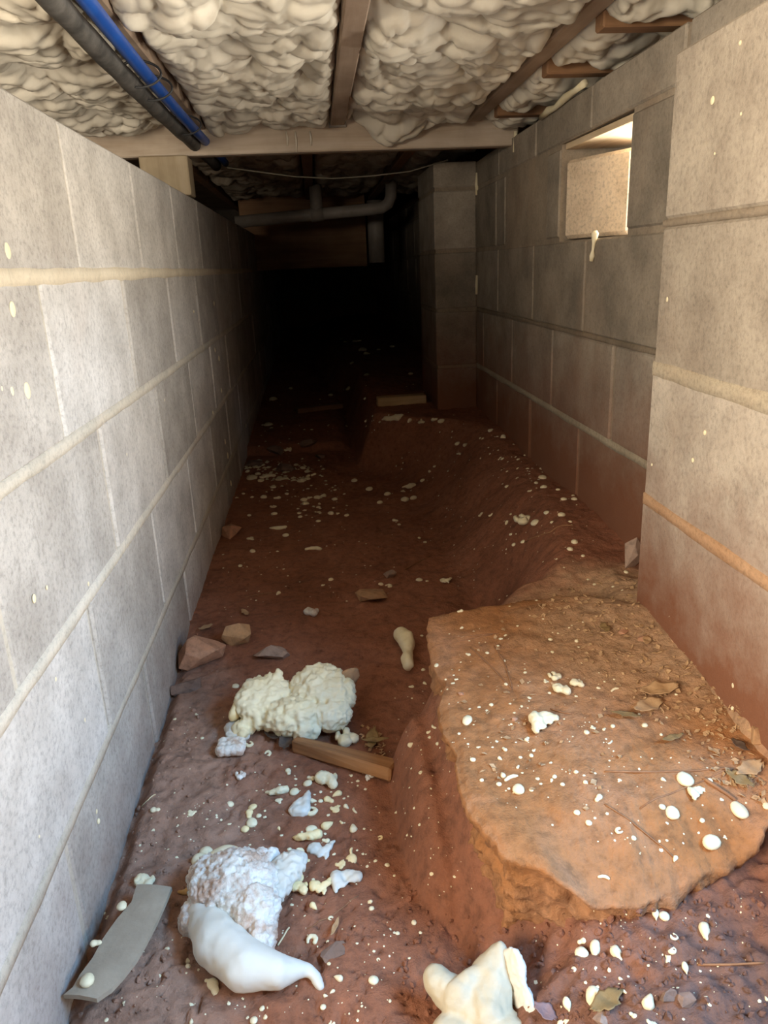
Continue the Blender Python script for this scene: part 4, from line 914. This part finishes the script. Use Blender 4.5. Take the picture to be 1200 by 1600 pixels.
# uncounted specks, scattered where the photo shows the spray
def scatter(n, poly, smin, smax):
    xs_, ys_ = [p[0] for p in poly], [p[1] for p in poly]
    k = 0
    while k < n:
        u, v = rng.uniform(min(xs_), max(xs_)), rng.uniform(min(ys_), max(ys_))
        ins = False; j = len(poly)-1
        for i in range(len(poly)):
            if (poly[i][1] > v) != (poly[j][1] > v) and u < (poly[j][0]-poly[i][0])*(v-poly[i][1])/(poly[j][1]-poly[i][1])+poly[i][0]: ins = not ins
            j = i
        if not ins: continue
        k += 1
        h_ = hit(u, v)
        if h_: speck(h_[0], h_[1], rng.uniform(smin, smax)*h_[2]/FPX*0.5*rng.choice([0.7, 1, 1, 1.4]))
scatter(190, [(380, 1180), (600, 1210), (640, 1450), (600, 1590), (300, 1590), (250, 1300)], 1.5, 3.2)
scatter(70, [(240, 1100), (380, 1080), (300, 1580), (170, 1580)], 1.3, 2.8)
scatter(190, [(690, 980), (900, 950), (1150, 1150), (1190, 1290), (1000, 1350), (740, 1240)], 1.3, 3.0)
scatter(60, [(620, 1060), (700, 1080), (740, 1400), (640, 1400), (605, 1200)], 1.3, 2.6)
scatter(90, [(830, 1440), (1190, 1380), (1190, 1590), (830, 1590)], 1.3, 3.0)
scatter(150, [(370, 720), (700, 700), (760, 900), (330, 980)], 1.2, 2.6)
scatter(90, [(700, 640), (800, 660), (960, 860), (700, 930)], 1.2, 2.4)
scatter(50, [(420, 600), (720, 600), (720, 680), (400, 700)], 1.2, 2.6)
scatter(60, [(430, 690), (500, 720), (560, 800), (480, 810), (390, 760)], 2.0, 5.0)
scatter(70, [(382, 728), (400, 716), (440, 722), (490, 728), (482, 752), (430, 752), (385, 748)], 4.0, 9.0)
scatter(30, [(720, 660), (800, 690), (860, 740), (840, 780), (760, 720)], 3.0, 6.0)
sp = mesh_np('foam_specks', np.array(speckV), speckF)
o = tag(link('foam_specks', sp, M_FOAM_DROP), 'fine spray of tiny foam specks dusted over the clay and slab', 'foam specks', kind='stuff')

# drops stuck to the walls
def wall_drop(u, v, w, h, x, label, group):
    p = at_x(u, v, x); d = (p-CAM).length; s_ = 1 if x < 0 else -1
    o = bpy.data.objects.new('foam_drop', unit_mesh('dome', rng.randrange(3), M_FOAM_DROP)); COL.objects.link(o)
    o.rotation_euler = (0, s_*math.pi/2, 0)
    f = abs((p-CAM).normalized().x)
    o.scale = (h*d/FPX*1.0, min(w*d/FPX/max(f, 0.25), h*d/FPX*0.8), w*d/FPX*0.8)
    o.location = p-Vector((s_*0.001, 0, 0))
    tag(o, label, 'foam', group)
for u, v, w, h in ((12, 392, 8, 26), (20, 483, 9, 24), (43, 610, 10, 26), (20, 611, 5, 14), (4, 607, 4, 8), (54, 935, 7, 15), (74, 918, 5, 8), (139, 912, 4, 8), (128, 961, 4, 6), (88, 1061, 4, 8), (133, 1125, 4, 10), (154, 1283, 9, 9), (152, 1268, 3, 8), (62, 1307, 5, 5), (193, 1049, 4, 5),
                (257, 625, 4, 8), (178, 697, 4, 4), (198, 710, 4, 7), (303, 487, 4, 5), (334, 474, 5, 8), (342, 560, 5, 9), (336, 547, 4, 8), (337, 516, 4, 5), (346, 610, 4, 8), (333, 645, 4, 7), (352, 690, 4, 9), (356, 712, 4, 12), (361, 755, 4, 10), (384, 665, 4, 8)):
    pz_ = at_x(u, v, XL); kc = int((ZL+C-pz_.z)/C)
    wall_drop(u, v, w, h, XL+0.0005, ('long' if h > 2.2*w else 'short')+' foam spatter on the grey wall, '+['top', 'second', 'third', 'fourth', 'bottom', 'bottom'][kc]+' course, '+('near end' if pz_.y < 0.85 else 'first visible joints' if pz_.y < 1.25 else 'middle stretch' if pz_.y < 2.2 else 'dim far stretch'), 'foam spatter on the grey wall')
for u, v, w, h in ((1113, 157, 8, 12), (1156, 67, 6, 7), (1157, 178, 5, 5), (1042, 468, 5, 8), (1101, 676, 8, 9), (1082, 719, 7, 8), (1018, 726, 5, 5), (1046, 963, 5, 5), (1145, 1071, 6, 9), (1116, 240, 4, 4)):
    pz_ = at_x(u, v, XP); kc = int((ZR+C-pz_.z)/C)
    wall_drop(u, v, w, h, XP-0.0005, ('larger' if w > 6 else 'smaller')+' foam spatter on the near pillar, '+['top', 'second', 'third', 'lowest', 'lowest'][kc]+' block, '+('towards the passage' if pz_.y > 0.98 else 'middle of the face' if pz_.y > 0.86 else 'outer side'), 'foam spatter on the pillar')

# ---------------------------------------------------------------- hanging foam drips
def drip_obj(name, pts, r, label, m=M_FOAM_DROP):
    p0 = Vector(pts[0]); return tag(link(name, tube_mesh(name, [Vector(p)-p0 for p in pts], r, 8), m, loc=p0), label, 'foam')
pz = at_x(930, 365, XR-0.004); q_ = at_x(924, 408, XR-0.006)
drip_obj('foam_drip', [pz+Vector((0, 0, 0.006)), pz, pz.lerp(q_, 0.35), pz.lerp(q_, 0.6), pz.lerp(q_, 0.8), q_], [0.004, 0.008, 0.004, 0.003, 0.006, 0.004], 'foam drip hanging from the sill of the wall hole')
for u, lb in ((461, 'longest foam drip on the pale beam face left of the middle joist'), (447, 'thin foam streak on the pale beam face furthest from the joist'), (484, 'short foam streak on the pale beam face close to the joist')):
    a_ = at_y(u, 205, BY-0.003); b_ = at_y(u+2, 238 if u == 461 else 228, BY-0.003)
    drip_obj('foam_drip', [a_, a_.lerp(b_, 0.5)+Vector((0.002, 0, 0)), b_], [0.0016, 0.0030, 0.0012], lb, M_FOAM_CEIL)
a_ = at_y(806, 205, BY-0.02); b_ = at_y(804, 238, BY-0.02)
drip_obj('foam_drip', [a_, a_.lerp(b_, 0.4), b_], [0.006, 0.005, 0.006], 'foam drip at the end of the beam against the side wall')
for k_, (ua, va, ub, vb_) in enumerate(((746, 270, 745, 305), (746, 430, 745, 460))):
    a_ = at_y(ua, va, 2.797); b_ = at_y(ub, vb_, 2.797)
    drip_obj('foam_drip', [a_, a_.lerp(b_, 0.5), b_], [0.006, 0.008, 0.005], ('upper' if k_ == 0 else 'lower')+' foam drip in the corner of the far pier')
rope = [at_x(u, v, XR-0.008) for u, v in ((845, 184), (858, 172), (868, 168), (884, 152), (898, 142), (914, 130))]
drip_obj('foam_bead', rope, [0.006, 0.009, 0.006, 0.009, 0.006, 0.008], 'knobby foam bead squeezed along the top of the side wall')

# ---------------------------------------------------------------- stones
def stone_mesh(name, rx, ry, rz, seed, n=16, bev=0.06, sharp=0.0):
    r_ = random.Random(seed); bm = bmesh.new()
    for i in range(n):
        v = Vector((r_.gauss(0, 1), r_.gauss(0, 1), r_.gauss(0, 1))).normalized()*r_.uniform(0.85, 1.1)
        bm.verts.new((v.x*rx, v.y*ry, v.z*rz))
    bmesh.ops.convex_hull(bm, input=bm.verts)
    loose = [v for v in bm.verts if not v.link_faces]
    bmesh.ops.delete(bm, geom=loose, context='VERTS')
    bmesh.ops.dissolve_limit(bm, angle_limit=0.35, verts=bm.verts, edges=bm.edges)
    bmesh.ops.bevel(bm, geom=list(bm.edges), offset=bev*min(rx, ry, rz), segments=2, affect='EDGES', profile=0.6)
    bmesh.ops.triangulate(bm, faces=bm.faces)
    me = bpy.data.meshes.new(name); bm.to_mesh(me); bm.free()
    return me
def stone(u, v, w, asp, hgt, m, label, seed, sink=0.35, rotz=0.0, n=16):
    c = ground_at(u, v); d = (c-CAM).length; r = w*d/FPX*0.5
    o = link('stone', stone_mesh('stone', r, r*asp, r*hgt, seed, n), m, loc=(c.x, c.y, c.z+r*hgt*(1-2*sink)), rot=(0, 0, rotz))
    return tag(o, label, 'stone')
stone(313, 1034, 80, 0.75, 0.62, M_STONE_RED, 'biggest reddish stone against the foot of the grey wall', 3, 0.2, 0.3)
stone(369, 1003, 52, 0.85, 0.80, M_STONE_OCHRE, 'ochre blocky stone next to the biggest reddish stone', 8, 0.2, 0.2)
stone(424, 1026, 58, 0.65, 0.45, M_STONE_GREY, 'flat grey stone to the side of the ochre blocky stone', 5, 0.35)
stone(293, 1074, 62, 0.6, 0.35, M_STONE_DARK, 'half-buried dark stone below the biggest reddish stone', 14, 0.5, 0.2)
stone(362, 838, 42, 0.7, 0.6, M_STONE_RED, 'reddish broken brick lump by the wall in the dim trench', 21, 0.25)
stone(579, 934, 50, 1.1, 0.4, M_STONE_OCHRE, 'flat ochre stone on the smooth dim trench floor', 27, 0.3, 0.6)
stone(609, 901, 24, 0.8, 0.7, M_STONE_GREY, 'small grey stone behind the flat ochre stone', 33, 0.2)
c = at_z(985, 885, 0.23)
stone(984, 884, 44, 0.55, 1.45, M_STONE_GREY, 'pointed grey stone leaning upright against the pillar base', 45, 0.25, 0.3, 12)
stone(520, 1488, 44, 0.7, 0.22, M_STONE_DARK, 'flat dark chip set into the clay right of the biggest chunk', 52, 0.45, 0.5)
stone(1048, 1562, 28, 0.9, 0.7, M_STONE_DARK, 'angular clay lump near the bottom edge in front of the slab', 56, 0.25)
stone(1072, 1566, 24, 0.9, 0.7, M_STONE_DARK, 'rounder clay lump beside the angular one near the bottom edge', 61, 0.3)
stone(940, 1594, 26, 0.8, 0.6, M_STONE_GREY, 'smooth bluish pebble at the bottom edge', 66, 0.3)
stone(640, 760, 12, 0.8, 0.6, M_STONE_DARK, 'tiny dark stone among foam on the far clay', 68, 0.3)
for u, v, w, sd, lb in ((430, 708, 34, 71, 'dark rubble stone at the back of the far foam heap'), (398, 728, 30, 72, 'dark rubble stone by the wall in the far foam heap'), (445, 735, 36, 73, 'dark rubble stone in front in the far foam heap'), (482, 696, 30, 74, 'dark rubble stone beyond the far foam heap'), (500, 716, 20, 75, 'small dark rubble stone on the right of the far foam heap')):
    stone(u, v, w, 0.8, 0.5, M_STONE_DARK, lb, sd, 0.3)
for u, v, w, sd, lb in ((975, 990, 18, 81, 'reddish pebble on the litter between slab and pillar'), (1005, 1000, 20, 82, 'tan pebble at the base of the pillar'), (720, 1085, 10, 83, 'tiny pebble on the edge of the slab'), (804, 1125, 12, 84, 'small brown pebble on the slab left of the ragged flake')):
    stone(u, v, w, 0.8, 0.5, M_STONE_RED, lb, sd, 0.3)
stone(1185, 1150, 50, 0.6, 0.5, M_STONE_OCHRE, 'lumpy ochre stone at the foot of the near pillar', 88, 0.35, 0.8)

# ---------------------------------------------------------------- scraps
def slab_of(name, ctr, dir_, length, width, height, m, label, cat, point=0.0, tilt=0.0, roll=0.0, bev=0.003):
    me = box_mesh(name, -length/2, length/2, -width/2, width/2, 0, height, bev)
    for v in me.vertices:
        if point and v.co.x < -length*0.3: v.co.y = v.co.y*(1-point*(-(v.co.x+length*0.3)/(length*0.2)))+point*width*0.2
        v.co += Vector((random.uniform(-1, 1), random.uniform(-1, 1), random.uniform(-1, 1)))*0.0012
    o = link(name, me, m, loc=ctr, rot=(roll, -tilt, math.atan2(dir_.y, dir_.x)))
    return tag(o, label, cat)
p1, p2 = ground_at(458, 1184), ground_at(600, 1222)
d_ = p2-p1
slab_of('wooden_stick', (p1.x+d_.x*0.56, p1.y+d_.y*0.56+0.014, (p1.z+p2.z)/2+0.003), d_, d_.length*1.12, 0.036, 0.022, M_WOOD_SCRAP, 'reddish split wooden stick with a pointed end beside the slab', 'wood', 0.55, 0.0, -0.15)
p1 = at_y(628, 640, 2.93); p1.z = max(drop_z(p1.x+q, p1.y)[0] for q in (-0.08, -0.04, 0, 0.04, 0.08))
slab_of('wood_offcut', (p1.x, p1.y+0.02, p1.z-0.004), Vector((1, 0.05, 0)), 76*(p1-CAM).length/FPX, 0.05, 0.036, M_WOOD_FAR, 'short honey-coloured wood offcut on the far bench', 'wood')
p1 = ground_at(498, 640)
slab_of('wood_board', (p1.x, p1.y, p1.z-0.002), Vector((1, 0.35, 0)), 0.24, 0.07, 0.022, M_WOOD_DARK, 'dark reddish broken board in the shadows of the far trench', 'wood')
# grey fibre strip on the clay by the wall
edgeL = [(213, 1378), (205, 1405), (182, 1432), (160, 1462), (143, 1492), (125, 1518), (113, 1538), (97, 1550)]
edgeR = [(267, 1382), (256, 1408), (244, 1436), (230, 1464), (212, 1494), (192, 1520), (174, 1540), (150, 1556)]
V_, F_ = [], []
def gp(u, v): 
    p = at_z(u, v, 0.018); z, n = drop_z(p.x, p.y); return Vector((p.x, p.y, 0.014))
for (a, b) in zip(edgeL, edgeR):
    pa, pb_ = gp(*a), gp(*b)
    for t in np.linspace(0, 1, 7):
        p = pa.lerp(pb_, t); V_.append((p.x+random.uniform(-.0008, .0008), p.y, p.z+0.002*math.sin(t*3.14)))
nA = len(V_)
V_ += [(x, y, z-0.006) for x, y, z in V_]
n_r, n_c = len(edgeL), 7
F_ = [tuple(f) for f in grid_faces(n_r, n_c).tolist()] + [tuple(f) for f in grid_faces(n_r, n_c, nA, True).tolist()]
ix = np.arange(nA).reshape(n_r, n_c); loop = list(ix[:, 0])+list(ix[-1, 1:])+list(ix[-2::-1, -1])+list(ix[0, -2:0:-1])
F_ += [(int(loop[i]), int(loop[(i+1) % len(loop)]), int(loop[(i+1) % len(loop)])+nA, int(loop[i])+nA) for i in range(len(loop))]
sm_ = bpy.data.meshes.new('fibre_strip'); sm_.from_pydata(V_, [], F_); sm_.update()
bmx = bmesh.new(); bmx.from_mesh(sm_); bmesh.ops.recalc_face_normals(bmx, faces=bmx.faces); bmx.to_mesh(sm_); bmx.free()
STRIP = tag(link('fibre_strip', sm_, M_STRIP), 'long grey fibreboard strip lying on clay along the grey wall', 'board')
def on_strip(u, v, w, kind, label):
    p = at_z(u, v, 0.019); s_ = w*(p-CAM).length/FPX
    o = bpy.data.objects.new('foam_drop', unit_mesh(kind, 0, M_FOAM_DROP)); COL.objects.link(o); o.location = (p.x, p.y, 0.0165); o.scale = (s_, s_, s_)
    tag(o, label, 'foam')
on_strip(136, 1532, 20, 'dome', 'round foam drop on the lower end of the grey strip')
on_strip(150, 1473, 15, 'double', 'two-part foam drop on the edge halfway down the grey strip')
on_strip(190, 1415, 15, 'dome', 'foam drop tucked under the wall-side edge of the grey strip')

# leaves, twigs, straw
def leaf(u, v, w, asp, ang, m, label, seed, curl=0.3, ragged=0.25, lift=0.002):
    c = ground_at(u, v); d = (c-CAM).length; L = w*d/FPX
    z, n = drop_z(c.x, c.y); r_ = np.random.RandomState(seed)
    na, nr = 28, 5
    th = np.linspace(0, 2*np.pi, na, endpoint=False)
    rad = 0.5*(1+ragged*0.6*r_.uniform(-1, 1, na))
    Vt = [(0, 0, 0)]
    for k in range(1, nr+1):
        for t, rr in zip(th, rad):
            x, y = math.cos(t)*rr*k/nr, math.sin(t)*rr*asp*k/nr*(1.15-0.5*abs(math.cos(t)))
            Vt.append((x, y, curl*(x*x*0.5+y*y*1.6)+0.02*math.sin(x*14+seed)))
    n1 = len(Vt); Vt += [(x, y, zz-0.012) for x, y, zz in Vt]
    Fc = []
    for off, fl in ((0, False), (n1, True)):
        for i in range(na):
            j = (i+1) % na
            q = [(off, off+1+i, off+1+j)]
            for k in range(nr-1):
                q.append((off+1+k*na+i, off+1+(k+1)*na+i, off+1+(k+1)*na+j, off+1+k*na+j))
            Fc += [f[::-1] for f in q] if fl else q
    o0 = 1+(nr-1)*na
    Fc += [(o0+i, n1+o0+i, n1+o0+(i+1) % na, o0+(i+1) % na) for i in range(na)]
    me = bpy.data.meshes.new('dead_leaf'); me.from_pydata([tuple(Vector(p)*L) for p in Vt], [], Fc); smooth(me); me.update()
    if n.z < 0: n = -n
    n = (n+Vector((0, 0, 1))).normalized()
    o = link('dead_leaf', me, m, loc=c+n*(lift+0.004))
    o.rotation_euler = (n.to_track_quat('Z', 'Y').to_matrix() @ Euler((0, 0, ang)).to_matrix()).to_euler()
    return tag(o, label, 'leaf')
leaf(1030, 1082, 62, 0.42, 0.1, M_LEAF, 'upper of two curled tan dead leaves on the slab', 2, 0.5)
leaf(1012, 1108, 54, 0.5, -0.3, M_LEAF, 'lower of two curled tan dead leaves on the slab', 3, 0.4)
leaf(978, 1122, 40, 0.3, 0.1, M_LEAF_OLIVE, 'thin dark dead leaf under the two tan leaves', 4, 0.3)
leaf(582, 1158, 52, 0.35, 0.2, M_LEAF_OLIVE, 'olive dead leaf behind the wooden stick by the slab', 5, 0.4)
leaf(586, 1166, 40, 0.28, 0.5, M_LEAF_OLIVE, 'narrow olive leaf propped on the wooden stick', 6, 0.5, 0.15, 0.008)
leaf(446, 1166, 30, 0.7, 0.9, M_LEAF_DARK, 'crumpled black leaf under the two-lobed foam chunk', 7, 1.0, 0.4, 0.004)
leaf(425, 1157, 26, 0.5, 0.2, M_LEAF_DARK, 'second crumpled black leaf tucked under the two-lobed chunk', 8, 0.8, 0.4, 0.003)
leaf(322, 983, 24, 0.4, 0.1, M_LEAF, 'small yellow-brown leaf behind the biggest reddish stone', 9, 0.4)
leaf(383, 960, 26, 0.35, 0.0, M_LEAF, 'small orange-brown leaf on dim clay behind the ochre stone', 10, 0.3)
leaf(850, 1586, 34, 0.6, 1.4, M_LEAF_PINK, 'purplish leaf at the bottom edge beside the folded chunk', 11, 0.3)
leaf(948, 1572, 54, 0.55, 0.3, M_LEAF_OLIVE, 'brown ragged leaf behind the bluish pebble', 12, 0.3, 0.3)
leaf(525, 1453, 32, 0.22, -0.05, M_LEAF, 'slim tan leaf above the flat dark chip', 13, 0.2, 0.1)
leaf(1050, 1158, 36, 0.3, 0.3, M_LEAF_OLIVE, 'thin grey-brown leaf below the two tan leaves', 14, 0.2, 0.2)
leaf(1170, 1205, 46, 0.5, 0.6, M_LEAF, 'tan leaf on the litter near the right edge of the slab', 15, 0.4, 0.4)
leaf(1155, 1222, 40, 0.45, -0.5, M_LEAF_OLIVE, 'brown leaf overlapping the litter near the slab edge', 16, 0.4, 0.4)
leaf(1010, 1005, 26, 0.45, 0.4, M_LEAF, 'pale leaf scrap on the litter below the pillar corner', 17, 0.3)
leaf(945, 985, 30, 0.4, -0.3, M_LEAF_OLIVE, 'dark leaf scrap on the litter behind the slab', 18, 0.3, 0.4)
leaf(1155, 1170, 30, 0.4, -0.8, M_LEAF_DARK, 'dark leaf wedged by the ochre stone at the pillar foot', 19, 0.5, 0.4)
def twig(pts, r, m, label, cat='twig', lift=0.6):
    P = []
    for (u, v) in pts:
        c = ground_at(u, v); z, n = drop_z(c.x, c.y); P.append(Vector((c.x, c.y, c.z+r*lift)))
    fine = []
    for a, b in zip(P[:-1], P[1:]):
        for t in np.linspace(0, 1, 5)[:-1]:
            q = a.lerp(b, t); z, n = drop_z(q.x, q.y); q.z = max(q.z, z+r*lift); fine.append(q)
    fine.append(P[-1])
    p0 = fine[0].copy()
    return tag(link('straw' if cat == 'straw' else 'twig', tube_mesh('twig', [p-p0 for p in fine], r, 6), m, loc=p0), label, cat)
twig([(945, 1206), (1020, 1207), (1090, 1205), (1145, 1202)], 0.0011, M_TWIG, 'long straight pine needle crossing the slab')
twig([(1000, 1264), (1050, 1240), (1100, 1220), (1145, 1203)], 0.0010, M_TWIG, 'slanting pine needle meeting the long one on the slab')
twig([(945, 1257), (985, 1283), (1020, 1312), (1052, 1340)], 0.0009, M_TWIG, 'thin needle pointing at the near edge of the slab')
twig([(1090, 1508), (1140, 1508), (1195, 1505)], 0.0011, M_TWIG, 'pine needle on clay at the right edge in front of the slab')
twig([(668, 998), (720, 995), (780, 990)], 0.0008, M_TWIG, 'faint needle near the far corner of the slab')
twig([(675, 1012), (720, 1002), (770, 992)], 0.0008, M_TWIG, 'second faint needle near the far corner of the slab')
twig([(735, 1012), (770, 1045), (800, 1078)], 0.0010, M_TWIG, 'brown needle slanting across the far half of the slab')
twig([(772, 1010), (790, 1040), (800, 1075)], 0.0010, M_TWIG, 'steeper brown needle joining the slanting one on the slab')
twig([(1100, 1218), (1130, 1238), (1150, 1252)], 0.0022, M_TWIG, 'short dark twig on the slab beside the star-shaped flake')
twig([(860, 1108), (880, 1114), (893, 1116)], 0.0010, M_TWIG, 'short needle above the largest ragged flake on the slab')
twig([(221, 1261), (232, 1250), (243, 1242)], 0.0009, M_STRAW, 'short pale straw on the clay near the grey wall', 'straw')
twig([(434, 1478), (444, 1462), (452, 1450)], 0.0012, M_STRAW, 'pale straw poking out beside the biggest foam chunk', 'straw')
twig([(480, 1452), (520, 1430), (560, 1400)], 0.0007, M_TWIG, 'thin root thread right of the biggest foam chunk')
twig([(385, 933), (410, 928), (436, 926)], 0.0012, M_TWIG, 'thin twig on the dim trench floor near the wall')
twig([(632, 890), (655, 878), (672, 870)], 0.0012, M_TWIG, 'thin twig on the dim trench floor behind the small grey stone')
twig([(820, 848), (860, 832), (895, 822)], 0.0016, M_TWIG, 'root lying on the dim bank below the clustered foam lump')

# ---------------------------------------------------------------- uncountable litter and clay crumbs
def inside(u, v, poly):
    ins = False; j = len(poly)-1
    for i in range(len(poly)):
        if (poly[i][1] > v) != (poly[j][1] > v) and u < (poly[j][0]-poly[i][0])*(v-poly[i][1])/(poly[j][1]-poly[i][1])+poly[i][0]: ins = not ins
        j = i
    return ins
def scatter_px(n, poly):
    xs_, ys_ = [p[0] for p in poly], [p[1] for p in poly]; out = []
    while len(out) < n:
        u, v = rng.uniform(min(xs_), max(xs_)), rng.uniform(min(ys_), max(ys_))
        if inside(u, v, poly):
            h_ = hit(u, v)
            if h_: out.append(h_)
    return out
LV, LF = [], []
for loc, n, d in scatter_px(420, [(820, 955), (900, 905), (990, 900), (1060, 1000), (1190, 1110), (1195, 1260), (1120, 1230), (1040, 1140), (930, 1040)]) + scatter_px(60, [(690, 980), (900, 960), (1000, 1150), (900, 1300), (740, 1200)]) + scatter_px(40, [(560, 1130), (605, 1140), (600, 1185), (560, 1175)]):
    q = ((n+Vector((0, 0, 1))).normalized()).to_track_quat('Z', 'Y').to_matrix() @ Euler((rng.gauss(0, 0.35), rng.gauss(0, 0.35), rng.uniform(0, 6.28))).to_matrix()
    L_, W_ = rng.uniform(0.003, 0.011), rng.uniform(0.0012, 0.004)
    b = len(LV)
    for x, y, z in ((-L_/2, 0, 0), (0, W_, 0.001), (L_/2, 0, 0.0005), (0, -W_, 0.0008), (-L_/2, 0, -0.0007), (0, W_, 0.0002), (L_/2, 0, -0.0003), (0, -W_, 0)):
        LV.append(tuple(loc+n*0.0018+q @ Vector((x, y, z))))
    LF += [(b, b+1, b+2, b+3), (b+7, b+6, b+5, b+4), (b, b+4, b+5, b+1), (b+1, b+5, b+6, b+2), (b+2, b+6, b+7, b+3), (b+3, b+7, b+4, b)]
tag(link('leaf_litter', mesh_np('leaf_litter', np.array(LV), LF, False), M_LEAF), 'fine crumbled leaf litter between the slab and the pillar', 'leaf litter', kind='stuff')
KV, KF = [], []
_ic = bmesh.new(); bmesh.ops.create_icosphere(_ic, subdivisions=1, radius=1.0)
_ic.verts.ensure_lookup_table(); ICV = [v.co.copy() for v in _ic.verts]; ICF = [tuple(v.index for v in f.verts) for f in _ic.faces]; _ic.free()
for loc, n, d in scatter_px(260, [(780, 1450), (1000, 1420), (1195, 1390), (1195, 1595), (820, 1595)]) + scatter_px(170, [(120, 1590), (180, 1370), (250, 1130), (330, 1090), (330, 1300), (280, 1590)]) + scatter_px(90, [(320, 900), (600, 900), (600, 1060), (280, 1060)]) + scatter_px(90, [(640, 1380), (760, 1440), (760, 1590), (620, 1590)]):
    r = rng.choice([0.0012, 0.0016, 0.0022, 0.003, 0.0042])*rng.uniform(0.8, 1.3); b = len(KV)
    e = Euler((rng.uniform(0, 6), rng.uniform(0, 6), rng.uniform(0, 6))).to_matrix()
    for v in ICV:
        KV.append(tuple(loc+n*r*0.05+e @ Vector((v.x*r*rng.uniform(0.7, 1.3), v.y*r*rng.uniform(0.7, 1.2), v.z*r*rng.uniform(0.5, 0.9)))))
    KF += [tuple(i+b for i in f) for f in ICF]
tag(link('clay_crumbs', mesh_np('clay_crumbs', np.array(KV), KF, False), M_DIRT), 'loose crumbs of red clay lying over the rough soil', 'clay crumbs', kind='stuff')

# look-alike drops in the same spot are told apart by how near they lie
_by = {}
for o in list(bpy.data.objects):
    if o.parent is None and o.get('category') == 'foam' and o.get('group'): _by.setdefault(o['label'], []).append(o)
for lb, os_ in _by.items():
    if len(os_) < 2: continue
    os_.sort(key=lambda q: (Vector(q.location)-CAM).length)
    ranks = {2: ['nearer', 'farther'], 3: ['nearest', 'middle', 'farthest'], 4: ['nearest', 'second-nearest', 'second-farthest', 'farthest'], 5: ['nearest', 'second-nearest', 'middle', 'second-farthest', 'farthest']}.get(len(os_))
    if ranks:
        for r_, q in zip(ranks, os_): q['label'] = r_+' '+lb
